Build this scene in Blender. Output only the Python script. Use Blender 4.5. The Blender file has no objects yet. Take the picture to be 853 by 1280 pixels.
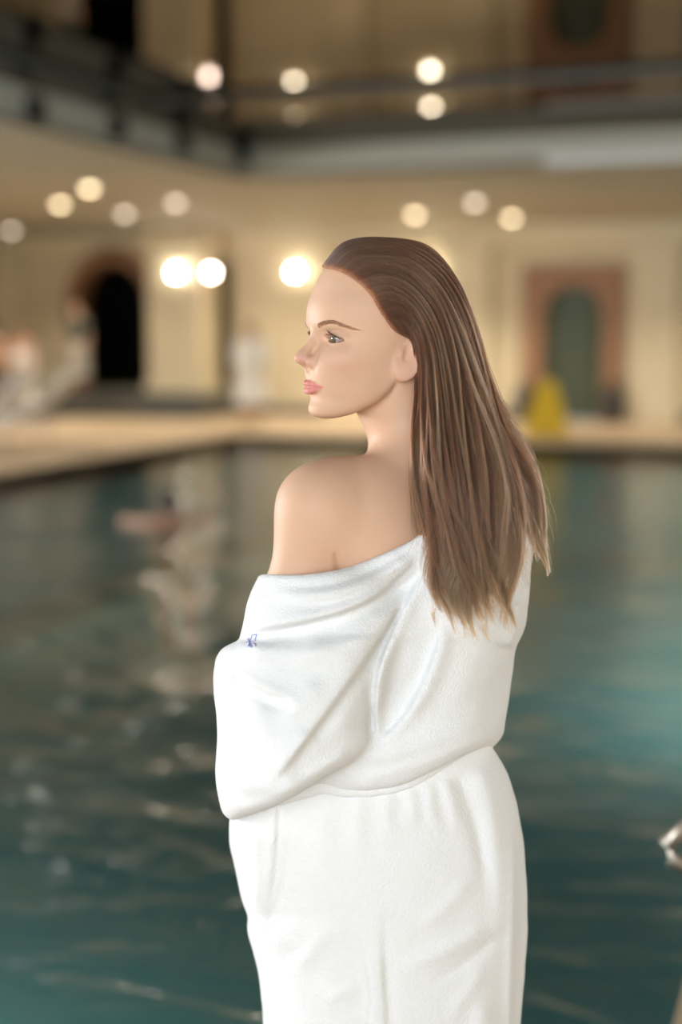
import bpy, bmesh, math, random
import numpy as np
from mathutils import Vector, Matrix

random.seed(7)
RNG = np.random.default_rng(7)
SC = bpy.context.scene
COL = SC.collection

# ------------------------------------------------------------------ camera
# the frame is 853 x 1280; a 50 mm lens at f/1.4, at the woman's eye height
FPX = 1778.0                      # focal length in pixels
CAM_Z = 1.55
PITCH = math.atan(225.0 / FPX)    # looking slightly down
YAW = math.radians(20.0)          # looking to the left of the hall's long axis
DIST = 1.87                       # camera to the woman
cam = bpy.data.cameras.new('camera')
cam.sensor_fit = 'VERTICAL'
cam.sensor_height = 36.0
cam.sensor_width = 24.0
cam.lens = 36.0 * FPX / 1280.0
cam.clip_start = 0.05
cam.clip_end = 200
cam.dof.use_dof = True
cam.dof.focus_distance = 1.80
cam.dof.aperture_fstop = 1.45
CAM = bpy.data.objects.new('camera', cam)
COL.objects.link(CAM)
CAM.location = (0, 0, CAM_Z)
CAM.rotation_euler = (math.pi / 2 - PITCH, 0, YAW)
SC.camera = CAM

# ------------------------------------------------------------------ world, exposure
SC.view_settings.view_transform = 'Standard'
SC.view_settings.look = 'None'
SC.view_settings.gamma = 1.0
SC.view_settings.use_curve_mapping = False
SC.view_settings.exposure = 0.0
world = bpy.data.worlds.new('world')
SC.world = world
world.use_nodes = True
world.node_tree.nodes['Background'].inputs[0].default_value = (0.75, 0.85, 1.0, 1)
world.node_tree.nodes['Background'].inputs[1].default_value = 0.6
cy = SC.cycles
cy.max_bounces = 7
cy.diffuse_bounces = 4
cy.glossy_bounces = 4
cy.transmission_bounces = 4
cy.transparent_max_bounces = 10
cy.caustics_reflective = False
cy.caustics_refractive = False
cy.sample_clamp_indirect = 3.0
cy.sample_clamp_direct = 60.0
cy.use_denoising = True

# ------------------------------------------------------------------ daylight through the hall windows, the right one added as fill
def area_light(name, loc, target, sx, sy, power, color):
    la = bpy.data.lights.new(name, 'AREA')
    la.shape = 'RECTANGLE'
    la.size, la.size_y = sx, sy
    la.energy = power
    la.color = color
    o = bpy.data.objects.new(name, la)
    COL.objects.link(o)
    o.location = loc
    d = Vector(target) - Vector(loc)
    o.rotation_euler = d.to_track_quat('-Z', 'Y').to_euler()
    return o

area_light('daylight_rear_window', (-0.9, -4.75, 2.15), (-0.9, 10, 1.3), 7.6, 2.5, 450, (0.82, 0.91, 1.0))
area_light('daylight_side_window', (-16.7, 3.0, 2.0), (0, 3.0, 1.4), 9.0, 2.4, 2300, (0.92, 0.96, 1.0))

area_light('added_right_fill', (2.9, 9.0, 2.0), (-8, 9.0, 0.5), 12.0, 2.4, 260, (0.97, 0.98, 1.0))  # added fill at an unseen right window, brightens hall and pool

# ------------------------------------------------------------------ picture-to-place helpers (hall frame: x right along the far wall, y along the hall)
CA, SA = math.cos(PITCH), math.sin(PITCH)
CYW, SYW = math.cos(YAW), math.sin(YAW)
def ray(u, v):
    a, b = (u - 426.5) / FPX, (640 - v) / FPX
    x, y, z = a, CA + b * SA, -SA + b * CA
    return (x * CYW - y * SYW, x * SYW + y * CYW, z)
def on_z(u, v, z):
    r = ray(u, v); k = (z - CAM_Z) / r[2]
    return (r[0] * k, r[1] * k, z)
def on_y(u, v, Y):
    r = ray(u, v); k = Y / r[1]
    return (r[0] * k, Y, CAM_Z + r[2] * k)
def on_x(u, v, X):
    r = ray(u, v); k = X / r[0]
    return (X, r[1] * k, CAM_Z + r[2] * k)

# ------------------------------------------------------------------ materials
def mat(name, color, rough=0.6, metal=0.0, noise=None, bump=None, emit=None, spec=None, coat=0.0, sheen=0.0):
    """a Principled material; noise = (scale, second colour, stretch), bump = (scale, strength, distance)"""
    m = bpy.data.materials.new(name)
    m.use_nodes = True
    nt = m.node_tree
    b = nt.nodes['Principled BSDF']
    b.inputs['Base Color'].default_value = (*color, 1)
    b.inputs['Roughness'].default_value = rough
    b.inputs['Metallic'].default_value = metal
    if spec is not None: b.inputs['Specular IOR Level'].default_value = spec
    if coat: b.inputs['Coat Weight'].default_value = coat
    if sheen:
        b.inputs['Sheen Weight'].default_value = sheen
        b.inputs['Sheen Roughness'].default_value = 0.6
    tc = None
    if noise or bump:
        tc = nt.nodes.new('ShaderNodeTexCoord')
    if noise:
        mp = nt.nodes.new('ShaderNodeMapping')
        mp.inputs['Scale'].default_value = noise[2] if len(noise) > 2 else (1, 1, 1)
        nt.links.new(tc.outputs['Object'], mp.inputs[0])
        n = nt.nodes.new('ShaderNodeTexNoise')
        n.inputs['Scale'].default_value = noise[0]
        n.inputs['Detail'].default_value = 5
        nt.links.new(mp.outputs[0], n.inputs[0])
        mx = nt.nodes.new('ShaderNodeMix'); mx.data_type = 'RGBA'
        mx.inputs[6].default_value = (*color, 1)
        mx.inputs[7].default_value = (*noise[1], 1)
        nt.links.new(n.outputs[0], mx.inputs[0])
        nt.links.new(mx.outputs[2], b.inputs['Base Color'])
    if bump:
        n = nt.nodes.new('ShaderNodeTexNoise')
        n.inputs['Scale'].default_value = bump[0]
        n.inputs['Detail'].default_value = 3
        nt.links.new(tc.outputs['Object'], n.inputs[0])
        bp = nt.nodes.new('ShaderNodeBump')
        bp.inputs['Strength'].default_value = bump[1]
        bp.inputs['Distance'].default_value = bump[2]
        nt.links.new(n.outputs[0], bp.inputs['Height'])
        nt.links.new(bp.outputs[0], b.inputs['Normal'])
    if emit:
        b.inputs['Emission Color'].default_value = (*emit[0], 1)
        b.inputs['Emission Strength'].default_value = emit[1]
    return m

M = {}
M['wall'] = mat('cream_plaster', (0.65, 0.56, 0.39), 0.7, noise=(1.5, (0.59, 0.50, 0.335)), bump=(40, 0.1, 0.01))
M['pilaster'] = mat('pale_stone', (0.71, 0.62, 0.44), 0.6, noise=(3, (0.65, 0.56, 0.385)))
M['soffit'] = mat('soffit_paint', (0.47, 0.44, 0.36), 0.7, noise=(1.0, (0.44, 0.41, 0.335)))
def mirror_material():
    m = bpy.data.materials.new('dark_mirror_ceiling'); m.use_nodes = True
    nt = m.node_tree; nt.nodes.clear()
    out = nt.nodes.new('ShaderNodeOutputMaterial'); g = nt.nodes.new('ShaderNodeBsdfGlossy')
    g.inputs['Color'].default_value = (0.235, 0.215, 0.19, 1); g.inputs['Roughness'].default_value = 0.03
    nt.links.new(g.outputs[0], out.inputs[0])
    return m
M['stretch'] = mirror_material()
M['deck'] = mat('deck_tile', (0.52, 0.39, 0.25), 0.45, noise=(4, (0.45, 0.335, 0.215)))
M['coping'] = mat('coping_stone', (0.55, 0.43, 0.28), 0.4, noise=(8, (0.47, 0.36, 0.23)))
M['basin'] = mat('pool_tile', (0.30, 0.58, 0.57), 0.5, noise=(2, (0.27, 0.53, 0.525)))
M['brown'] = mat('brown_stone', (0.33, 0.17, 0.085), 0.5, noise=(4, (0.26, 0.13, 0.065)))
M['green'] = mat('green_door_paint', (0.055, 0.075, 0.032), 0.5, noise=(6, (0.045, 0.06, 0.026)))
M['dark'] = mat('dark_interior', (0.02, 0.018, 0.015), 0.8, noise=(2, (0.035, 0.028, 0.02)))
M['terrace'] = mat('dark_grey_stone', (0.10, 0.10, 0.085), 0.6, noise=(5, (0.075, 0.075, 0.065)))
M['black'] = mat('black_metal', (0.015, 0.015, 0.016), 0.4, noise=(9, (0.02, 0.02, 0.02)))
M['steel'] = mat('brushed_steel', (0.42, 0.38, 0.33), 0.45, metal=1.0, noise=(60, (0.34, 0.31, 0.27), (1, 1, 0.1)))
M['brass'] = mat('brass', (0.6, 0.42, 0.18), 0.3, metal=1.0, noise=(20, (0.5, 0.35, 0.15)))
M['globe'] = mat('lamp_globe', (1, 0.95, 0.85), 0.4, emit=((1.0, 0.92, 0.76), 55))
M['globe_pink'] = mat('lamp_globe_rosy', (1, 0.9, 0.85), 0.4, emit=((1.0, 0.84, 0.78), 38))
M['fill_lens'] = mat('pool_fill_lens', (0.9, 1, 0.95), 0.3, emit=((0.85, 1.0, 0.95), 0.5))
M['down'] = mat('downlight_lens', (1, 0.9, 0.7), 0.4, emit=((1.0, 0.78, 0.48), 7))
M['down_pale'] = mat('downlight_lens_pale', (1, 0.9, 0.8), 0.4, emit=((1.0, 0.84, 0.68), 3.6))
M['white_trim'] = mat('white_lacquer', (0.8, 0.79, 0.75), 0.4, noise=(5, (0.75, 0.74, 0.7)))
M['plastic'] = mat('white_resin', (0.72, 0.71, 0.68), 0.35, noise=(8, (0.66, 0.65, 0.62)))
M['yellow'] = mat('yellow_plastic', (0.85, 0.55, 0.03), 0.4, noise=(8, (0.78, 0.5, 0.03)))
M['pot'] = mat('dark_glazed_pot', (0.03, 0.028, 0.03), 0.3, noise=(9, (0.05, 0.045, 0.045)))
M['leaf'] = mat('dark_leaf', (0.03, 0.06, 0.02), 0.5, noise=(9, (0.05, 0.09, 0.03)))
M['far_skin'] = mat('tan_skin', (0.50, 0.28, 0.18), 0.5, noise=(9, (0.45, 0.25, 0.16)))
M['far_hair'] = mat('dark_hair', (0.025, 0.016, 0.012), 0.5, noise=(30, (0.04, 0.025, 0.018)))
M['far_white'] = mat('white_towelling', (0.78, 0.76, 0.72), 0.9, noise=(20, (0.72, 0.70, 0.66)))
M['far_grey'] = mat('pale_grey_towel', (0.52, 0.47, 0.40), 0.9, noise=(20, (0.46, 0.42, 0.36)))
M['far_green'] = mat('dark_green_cloth', (0.022, 0.045, 0.032), 0.8, noise=(12, (0.03, 0.055, 0.04)))
M['glass'] = None

# ------------------------------------------------------------------ object helpers
def link(name, me, parent=None, material=None):
    o = bpy.data.objects.new(name, me)
    COL.objects.link(o)
    if parent is not None: o.parent = parent
    if material is not None: me.materials.append(material)
    return o
def empty(name, loc=(0, 0, 0), rz=0):
    o = bpy.data.objects.new(name, None)
    COL.objects.link(o)
    o.location = loc
    o.rotation_euler = (0, 0, rz)
    o.empty_display_size = 0.1
    return o
def tag(o, label, cat, group=None):
    o['label'] = label; o['category'] = cat
    if group: o['group'] = group
    return o
def struct(o, label=None, cat=None):
    o['kind'] = 'structure'
    if label: o['label'] = label
    if cat: o['category'] = cat
    return o
def add_box(bm, lo, hi):
    vs = [bm.verts.new((x, y, z)) for x in (lo[0], hi[0]) for y in (lo[1], hi[1]) for z in (lo[2], hi[2])]
    for q in ((0, 1, 3, 2), (4, 6, 7, 5), (0, 4, 5, 1), (2, 3, 7, 6), (0, 2, 6, 4), (1, 5, 7, 3)):
        bm.faces.new([vs[i] for i in q])
def add_prism(bm, pts, y0, y1):
    """a polygon in the x-z plane pushed from y0 to y1"""
    a = [bm.verts.new((x, y0, z)) for x, z in pts]
    b = [bm.verts.new((x, y1, z)) for x, z in pts]
    n = len(pts)
    bm.faces.new(a); bm.faces.new(b[::-1])
    for i in range(n):
        bm.faces.new((a[i], b[i], b[(i + 1) % n], a[(i + 1) % n]))
def add_lathe(bm, prof, c=(0, 0, 0), seg=20, sx=1, sy=1):
    rings = []
    for r, z in prof:
        rings.append([bm.verts.new((c[0] + sx * r * math.cos(2 * math.pi * k / seg), c[1] + sy * r * math.sin(2 * math.pi * k / seg), c[2] + z)) for k in range(seg)])
    for a, b in zip(rings, rings[1:]):
        for k in range(seg):
            bm.faces.new((a[k], a[(k + 1) % seg], b[(k + 1) % seg], b[k]))
    bm.faces.new(rings[0][::-1]); bm.faces.new(rings[-1])
def add_tube(bm, pts, r, seg=10):
    pts = [Vector(p) for p in pts]
    rings = []
    up = Vector((0, 0, 1))
    for i, p in enumerate(pts):
        t = (pts[min(i + 1, len(pts) - 1)] - pts[max(i - 1, 0)]).normalized()
        s = t.cross(up)
        if s.length < 1e-3: s = t.cross(Vector((0, 1, 0)))
        s.normalize(); n = s.cross(t)
        rr = r[i] if isinstance(r, (list, tuple)) else r
        rings.append([bm.verts.new(p + rr * (math.cos(2 * math.pi * k / seg) * s + math.sin(2 * math.pi * k / seg) * n)) for k in range(seg)])
    for a, b in zip(rings, rings[1:]):
        for k in range(seg):
            bm.faces.new((a[k], a[(k + 1) % seg], b[(k + 1) % seg], b[k]))
    bm.faces.new(rings[0][::-1]); bm.faces.new(rings[-1])
def bm_obj(name, bm, material, parent=None, smooth=False, bevel=0.0):
    bmesh.ops.recalc_face_normals(bm, faces=bm.faces)
    if bevel:
        bmesh.ops.bevel(bm, geom=list(bm.edges), offset=bevel, segments=2, affect='EDGES', profile=0.6)
    me = bpy.data.meshes.new(name)
    bm.to_mesh(me); bm.free()
    if smooth:
        me.polygons.foreach_set('use_smooth', [True] * len(me.polygons))
    return link(name, me, parent, material)
def box(name, lo, hi, material, parent=None, bevel=0.0):
    bm = bmesh.new(); add_box(bm, lo, hi)
    return bm_obj(name, bm, material, parent, bevel=bevel)
def tube(name, pts, r, material, parent=None, seg=10):
    bm = bmesh.new(); add_tube(bm, pts, r, seg)
    return bm_obj(name, bm, material, parent, smooth=True)
def lathe(name, prof, material, parent=None, c=(0, 0, 0), seg=20, sx=1, sy=1):
    bm = bmesh.new(); add_lathe(bm, prof, c, seg, sx, sy)
    return bm_obj(name, bm, material, parent, smooth=True)

# ------------------------------------------------------------------ implicit surfaces (numpy), meshed with surface nets
def smin(a, b, k):
    h = np.clip(0.5 + 0.5 * (b - a) / k, 0, 1)
    return b + (a - b) * h - k * h * (1 - h)
def smax(a, b, k): return -smin(-a, -b, k)
def cap(P, a, b, ra, rb):
    a = np.asarray(a, float); b = np.asarray(b, float)
    ab = b - a
    t = np.clip(((P - a) @ ab) / max(1e-12, ab @ ab), 0, 1)
    d = P - a - t[:, None] * ab
    return np.sqrt((d * d).sum(1)) - (ra + (rb - ra) * t)
def chain(P, pts, rs, k):
    d = None
    for i in range(len(pts) - 1):
        c = cap(P, pts[i], pts[i + 1], rs[i], rs[i + 1])
        d = c if d is None else smin(d, c, k)
    return d
def ell(P, c, r):
    q = P - np.asarray(c, float); r = np.asarray(r, float)
    k0 = np.sqrt(((q / r) ** 2).sum(1)); k1 = np.sqrt(((q / (r * r)) ** 2).sum(1))
    return k0 * (k0 - 1) / np.maximum(k1, 1e-9)
def gauss(P, c, s):
    q = (P - np.asarray(c, float)) / np.asarray(s, float)
    return np.exp(-0.5 * (q * q).sum(1))
def sstep(x, a, b):
    t = np.clip((x - a) / (b - a), 0, 1)
    return t * t * (3 - 2 * t)
def ci(x, xs, ys):
    """smooth monotone-ish cubic through a table, held flat at both ends"""
    xs = np.asarray(xs, float); ys = np.asarray(ys, float)
    m = np.gradient(ys, xs)
    d = np.diff(ys) / np.diff(xs)
    lim = np.full(len(xs), np.inf)
    lim[:-1] = np.minimum(lim[:-1], 3 * np.abs(d)); lim[1:] = np.minimum(lim[1:], 3 * np.abs(d))
    m = np.clip(m, -lim, lim)
    x = np.clip(x, xs[0], xs[-1])
    i = np.clip(np.searchsorted(xs, x) - 1, 0, len(xs) - 2)
    h = xs[i + 1] - xs[i]; t = (x - xs[i]) / h
    return ((1 + 2 * t) * (1 - t) ** 2 * ys[i] + t * (1 - t) ** 2 * h * m[i] + t * t * (3 - 2 * t) * ys[i + 1] + t * t * (t - 1) * h * m[i + 1])
def axis(*segs):
    """axis((start, end, step), ...) -> one rising list of grid planes"""
    out = []
    for a, b, s in segs:
        n = max(1, int(round((b - a) / s)))
        out += list(a + (b - a) * np.arange(n) / n)
    out.append(segs[-1][1])
    return np.array(out)
def net(fn, xs, ys, zs, newton=2, block=6, band=2.0):
    nx, ny, nz = len(xs), len(ys), len(zs)
    F = np.empty((nx, ny, nz), np.float32)
    bx = list(range(0, nx, block)); by = list(range(0, ny, block)); bz = list(range(0, nz, block))
    def span(ax, b): e = min(b + block, len(ax) - 1); return 0.5 * (ax[b] + ax[e]), ax[e] - ax[b]
    sx = [span(xs, b) for b in bx]; sy = [span(ys, b) for b in by]; sz = [span(zs, b) for b in bz]
    cx = np.array([s[0] for s in sx]); cyy = np.array([s[0] for s in sy]); cz = np.array([s[0] for s in sz])
    wx = np.array([s[1] for s in sx]); wy = np.array([s[1] for s in sy]); wz = np.array([s[1] for s in sz])
    G = np.stack(np.meshgrid(cx, cyy, cz, indexing='ij'), -1).reshape(-1, 3)
    fb = fn(G).reshape(len(bx), len(by), len(bz))
    diag = 0.5 * np.sqrt(wx[:, None, None] ** 2 + wy[None, :, None] ** 2 + wz[None, None, :] ** 2)
    act = np.abs(fb) < diag * band + 0.004
    ib = np.arange(nx) // block; jb = np.arange(ny) // block; kb = np.arange(nz) // block
    F[:] = np.where(fb < 0, -1.0, 1.0)[np.ix_(ib, jb, kb)]
    mask = act[np.ix_(ib, jb, kb)]
    I, J, K = np.nonzero(mask)
    for s in range(0, len(I), 400000):
        e = s + 400000
        F[I[s:e], J[s:e], K[s:e]] = fn(np.stack([xs[I[s:e]], ys[J[s:e]], zs[K[s:e]]], 1))
    F[0] = F[-1] = 1; F[:, 0] = F[:, -1] = 1; F[:, :, 0] = F[:, :, -1] = 1
    S = F < 0
    c = np.zeros((nx - 1, ny - 1, nz - 1), np.int8)
    for i in (0, 1):
        for j in (0, 1):
            for k in (0, 1):
                c += S[i:nx - 1 + i, j:ny - 1 + j, k:nz - 1 + k]
    ci_, cj, ck = np.nonzero((c > 0) & (c < 8))
    idx = np.full(c.shape, -1, np.int32); idx[ci_, cj, ck] = np.arange(len(ci_))
    acc = np.zeros((len(ci_), 3)); cnt = np.zeros(len(ci_))
    corners = [(i, j, k) for i in (0, 1) for j in (0, 1) for k in (0, 1)]
    for a in corners:
        for d in range(3):
            if a[d]: continue
            b = list(a); b[d] = 1
            fa = F[ci_ + a[0], cj + a[1], ck + a[2]]; f2 = F[ci_ + b[0], cj + b[1], ck + b[2]]
            m = (fa < 0) != (f2 < 0)
            t = np.where(m, fa / np.where(m, fa - f2, 1), 0)
            pa = np.stack([xs[ci_ + a[0]], ys[cj + a[1]], zs[ck + a[2]]], 1)
            pb = np.stack([xs[ci_ + b[0]], ys[cj + b[1]], zs[ck + b[2]]], 1)
            acc += np.where(m[:, None], pa + t[:, None] * (pb - pa), 0); cnt += m
    V = acc / cnt[:, None]
    faces = []
    for d in range(3):
        A = S.take(range(0, S.shape[d] - 1), d); B = S.take(range(1, S.shape[d]), d)
        e = np.nonzero(A != B)
        flip = A[e]
        g = list(e)
        o1, o2 = [x for x in range(3) if x != d]
        ok = (g[o1] > 0) & (g[o2] > 0) & (g[o1] < c.shape[o1] + 0) & (g[o2] < c.shape[o2] + 0)
        g = [x[ok] for x in g]; flip = flip[ok]
        def cell(a, b):
            q = [x.copy() for x in g]; q[o1] -= a; q[o2] -= b
            return idx[q[0], q[1], q[2]]
        q = np.stack([cell(1, 1), cell(0, 1), cell(0, 0), cell(1, 0)], 1)
        fl = flip if d != 1 else ~flip
        q[~fl] = q[~fl][:, ::-1]
        faces.append(q)
    Q = np.concatenate(faces)
    Q = Q[(Q >= 0).all(1)]
    for _ in range(newton):
        h = 0.0006
        f0 = fn(V)
        g = np.stack([(fn(V + np.eye(3)[i] * h) - f0) / h for i in range(3)], 1)
        gl = np.maximum((g * g).sum(1), 0.05)
        st = -(f0 / gl)[:, None] * g
        ln = np.sqrt((st * st).sum(1))
        st *= np.minimum(1, 0.003 / np.maximum(ln, 1e-9))[:, None]
        V = V + st
    return V, Q
def mesh_from(name, V, Q, material=None, parent=None, smooth=True):
    me = bpy.data.meshes.new(name)
    me.vertices.add(len(V)); me.vertices.foreach_set('co', np.ascontiguousarray(V, np.float32).ravel())
    me.loops.add(Q.size); me.loops.foreach_set('vertex_index', np.ascontiguousarray(Q, np.int32).ravel())
    me.polygons.add(len(Q)); me.polygons.foreach_set('loop_start', np.arange(0, Q.size, Q.shape[1], dtype=np.int32))
    me.update(); me.validate()
    if smooth: me.polygons.foreach_set('use_smooth', np.ones(len(me.polygons), bool))
    me.update()
    return link(name, me, parent, material)
def relax(V, Q, n, lam=0.5):
    """a few rounds of neighbour smoothing"""
    E = np.concatenate([Q[:, [0, 1]], Q[:, [1, 2]], Q[:, [2, 3]], Q[:, [3, 0]]])
    E = np.concatenate([E, E[:, ::-1]])
    deg = np.bincount(E[:, 0], minlength=len(V))[:, None].clip(1)
    for _ in range(n):
        acc = np.stack([np.bincount(E[:, 0], V[E[:, 1], i], minlength=len(V)) for i in range(3)], 1)
        V = V + lam * (acc / deg - V)
    return V
# ================================================================== the hall
PX0, PX1, PY0, PY1 = -8.75, -0.33, 2.45, 19.5      # pool edges
RX0, RX1, RY0, RY1 = -17.0, 3.0, -5.0, 25.0        # hall
WATER_Z = -0.10
H_MAIN, H_BORDER, H_SOFF, H_LOW = 4.35, 4.18, 3.76, 3.42

# floor: deck around the pool, one mesh
bm = bmesh.new()
for lo, hi in (((RX0, RY0), (RX1, PY0)), ((RX0, PY1), (RX1, RY1)), ((RX0, PY0), (PX0, PY1)), ((PX1, PY0), (RX1, PY1))):
    add_box(bm, (lo[0], lo[1], -0.3), (hi[0], hi[1], 0.0))
struct(bm_obj('floor', bm, M['deck']), 'sand coloured stone deck around the swimming pool', 'floor')

# coping stones along the pool edge
bm = bmesh.new()
w = 0.32
for lo, hi in (((PX0 - w, PY0 - w), (PX1 + w, PY0)), ((PX0 - w, PY1), (PX1 + w, PY1 + w)), ((PX0 - w, PY0), (PX0, PY1)), ((PX1, PY0), (PX1 + w, PY1))):
    add_box(bm, (lo[0], lo[1], -0.05), (hi[0], hi[1], 0.025))
struct(bm_obj('trim_1', bm, M['coping'], bevel=0.008), 'pale stone coping rim around the pool edge', 'coping')

# basin
bm = bmesh.new()
add_box(bm, (PX0 - 0.2, PY0 - 0.2, -1.7), (PX1 + 0.2, PY1 + 0.2, -1.5))
add_box(bm, (PX0 - 0.2, PY0, -1.5), (PX0, PY1, -0.05)); add_box(bm, (PX1, PY0, -1.5), (PX1 + 0.2, PY1, -0.05))
add_box(bm, (PX0 - 0.2, PY0 - 0.2, -1.5), (PX1 + 0.2, PY0, -0.05)); add_box(bm, (PX0 - 0.2, PY1, -1.5), (PX1 + 0.2, PY1 + 0.2, -0.05))
struct(bm_obj('pool_basin', bm, M['basin']), 'teal tiled basin of the swimming pool', 'pool')

# water
def water_material():
    m = bpy.data.materials.new('pool_water'); m.use_nodes = True
    nt = m.node_tree; nt.nodes.clear()
    out = nt.nodes.new('ShaderNodeOutputMaterial')
    tc = nt.nodes.new('ShaderNodeTexCoord')
    mp = nt.nodes.new('ShaderNodeMapping'); mp.inputs['Scale'].default_value = (0.75, 1.5, 1.0)
    mp.inputs['Rotation'].default_value = (0, 0, math.radians(-14))
    nt.links.new(tc.outputs['Object'], mp.inputs[0])
    n1 = nt.nodes.new('ShaderNodeTexNoise'); n1.inputs['Scale'].default_value = 2.1; n1.inputs['Detail'].default_value = 2.5; n1.inputs['Distortion'].default_value = 0.8
    nt.links.new(mp.outputs[0], n1.inputs[0])
    bp = nt.nodes.new('ShaderNodeBump'); bp.inputs['Strength'].default_value = 0.55; bp.inputs['Distance'].default_value = 0.08
    nt.links.new(n1.outputs[0], bp.inputs['Height'])
    fr = nt.nodes.new('ShaderNodeFresnel'); fr.inputs[0].default_value = 1.42
    nt.links.new(bp.outputs[0], fr.inputs['Normal'])
    tr = nt.nodes.new('ShaderNodeBsdfTransparent'); tr.inputs[0].default_value = (0.72, 0.86, 0.85, 1)
    gl = nt.nodes.new('ShaderNodeBsdfGlossy'); gl.inputs['Color'].default_value = (1, 1, 1, 1); gl.inputs['Roughness'].default_value = 0.07
    nt.links.new(bp.outputs[0], gl.inputs['Normal'])
    mx = nt.nodes.new('ShaderNodeMixShader')
    nt.links.new(fr.outputs[0], mx.inputs[0]); nt.links.new(tr.outputs[0], mx.inputs[1]); nt.links.new(gl.outputs[0], mx.inputs[2])
    nt.links.new(mx.outputs[0], out.inputs[0])
    return m
M['water'] = water_material()
gx = np.linspace(PX0 + 0.002, PX1 - 0.002, 110); gy = np.linspace(PY0 + 0.002, PY1 - 0.002, 220)
GX, GY = np.meshgrid(gx, gy, indexing='ij')
GZ = np.full_like(GX, WATER_Z)
wr = np.random.default_rng(3)
for k in range(22):
    ang = math.radians(76 + wr.normal() * 38); lam = wr.uniform(0.55, 2.2)
    kx, ky = math.cos(ang) * 2 * math.pi / lam, math.sin(ang) * 2 * math.pi / lam
    GZ += 0.0011 * lam * np.sin(kx * GX + ky * GY + wr.uniform(0, 6.28))
V = np.stack([GX, GY, GZ], -1).reshape(-1, 3)
a = (np.arange(109)[:, None] * 220 + np.arange(219)[None, :]).ravel()
water = mesh_from('pool_water', V, np.stack([a, a + 220, a + 221, a + 1], 1), M['water'])
water['kind'] = 'stuff'; water['label'] = 'rippling teal water filling the swimming pool'; water['category'] = 'water'

# walls -------------------------------------------------------------
def wall_strips(name, y0, y1, x0, x1, z1, openings, material):
    """a wall along x with arched openings: (xa, xb, sill, spring, rise)"""
    bm = bmesh.new()
    xs = [x0]
    for xa, xb, sill, spring, rise in openings:
        add_box(bm, (xs[-1], y0, 0), (xa, y1, z1))
        n = 14 if rise > 0 else 1
        for i in range(n):
            p = [xa + (xb - xa) * (i + e) / n for e in (0, 1)]
            q = []
            for x in p:
                t = (2 * (x - xa) / (xb - xa) - 1)
                q.append(spring + rise * math.sqrt(max(0, 1 - t * t)))
            add_prism(bm, [(p[0], q[0]), (p[1], q[1]), (p[1], z1), (p[0], z1)], y0, y1)
            if sill > 0: add_box(bm, (p[0], y0, 0), (p[1], y1, sill))
        xs.append(xb)
    add_box(bm, (xs[-1], y0, 0), (x1, y1, z1))
    return bm_obj(name, bm, material)
DX0, DX1 = on_y(678, 525, 25)[0], on_y(752, 525, 25)[0]          # green door
AX0, AX1 = -14.75, -12.98                                       # dark arch on the left
OX0, OX1 = -11.75, -11.32                                       # narrow opening beside the column
far = wall_strips('wall_far', 25.0, 25.4, RX0, RX1, 4.6, [(AX0, AX1, 0.42, 2.05, 0.92), (OX0, OX1, 0.42, 2.9, 0.0), (DX0, DX1, 0.0, 1.88, 0.47)], M['wall'])
struct(far, 'cream plastered far wall with arched openings', 'wall')
wl = bmesh.new()
for lo, hi in (((RX0 - 0.3, RY0, 0), (RX0, -1.6, 4.6)), ((RX0 - 0.3, 7.6, 0), (RX0, 25.4, 4.6)), ((RX0 - 0.3, -1.6, 0), (RX0, 7.6, 0.7)), ((RX0 - 0.3, -1.6, 3.3), (RX0, 7.6, 4.6))):
    add_box(wl, lo, hi)
struct(bm_obj('wall_left', wl, M['wall']), 'cream wall on the left with a wide window', 'wall')
wr_ = bmesh.new()
for lo, hi in (((RX1, RY0, 0), (RX1 + 0.3, 3.0, 4.6)), ((RX1, 15.0, 0), (RX1 + 0.3, 25.4, 4.6)), ((RX1, 3.0, 0), (RX1 + 0.3, 15.0, 0.7)), ((RX1, 3.0, 3.3), (RX1 + 0.3, 15.0, 4.6))):
    add_box(wr_, lo, hi)
struct(bm_obj('wall_right', wr_, M['wall']), 'cream wall on the right of the hall', 'wall')
wb = bmesh.new()
for lo, hi in (((RX0, RY0 - 0.3, 0), (-4.8, RY0, 4.6)), ((2.95, RY0 - 0.3, 0), (RX1, RY0, 4.6)), ((-4.8, RY0 - 0.3, 0), (2.95, RY0, 0.85)), ((-4.8, RY0 - 0.3, 3.45), (2.95, RY0, 4.6))):
    add_box(wb, lo, hi)
struct(bm_obj('wall_rear', wb, M['wall']), 'cream wall behind the camera with a wide window', 'wall')
def glass_material():
    m = bpy.data.materials.new('window_glass'); m.use_nodes = True
    nt = m.node_tree; nt.nodes.clear()
    out = nt.nodes.new('ShaderNodeOutputMaterial'); mx = nt.nodes.new('ShaderNodeMixShader')
    fr = nt.nodes.new('ShaderNodeFresnel'); fr.inputs[0].default_value = 1.45
    tr = nt.nodes.new('ShaderNodeBsdfTransparent'); gl = nt.nodes.new('ShaderNodeBsdfGlossy'); gl.inputs['Roughness'].default_value = 0.02
    nt.links.new(fr.outputs[0], mx.inputs[0]); nt.links.new(tr.outputs[0], mx.inputs[1]); nt.links.new(gl.outputs[0], mx.inputs[2]); nt.links.new(mx.outputs[0], out.inputs[0])
    return m
M['glass'] = glass_material()
w1 = empty('window_1', (-0.92, RY0 - 0.15, 0.85)); struct(w1, 'wide window in the wall behind the camera', 'window')
w2 = empty('window_2', (RX0 - 0.15, 3.0, 0.7)); struct(w2, 'wide window in the left wall', 'window')
w3 = empty('window_3_added', (RX1 + 0.15, 9.0, 0.7)); struct(w3, 'unseen wide window added in the right wall for fill light', 'window')
for i in range(5):
    y = -6.0 + 2.4 * i
    box('pane', (-0.01, y + 0.03, 0.05), (0.01, y + 2.37, 2.55), M['glass'], w3)
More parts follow.
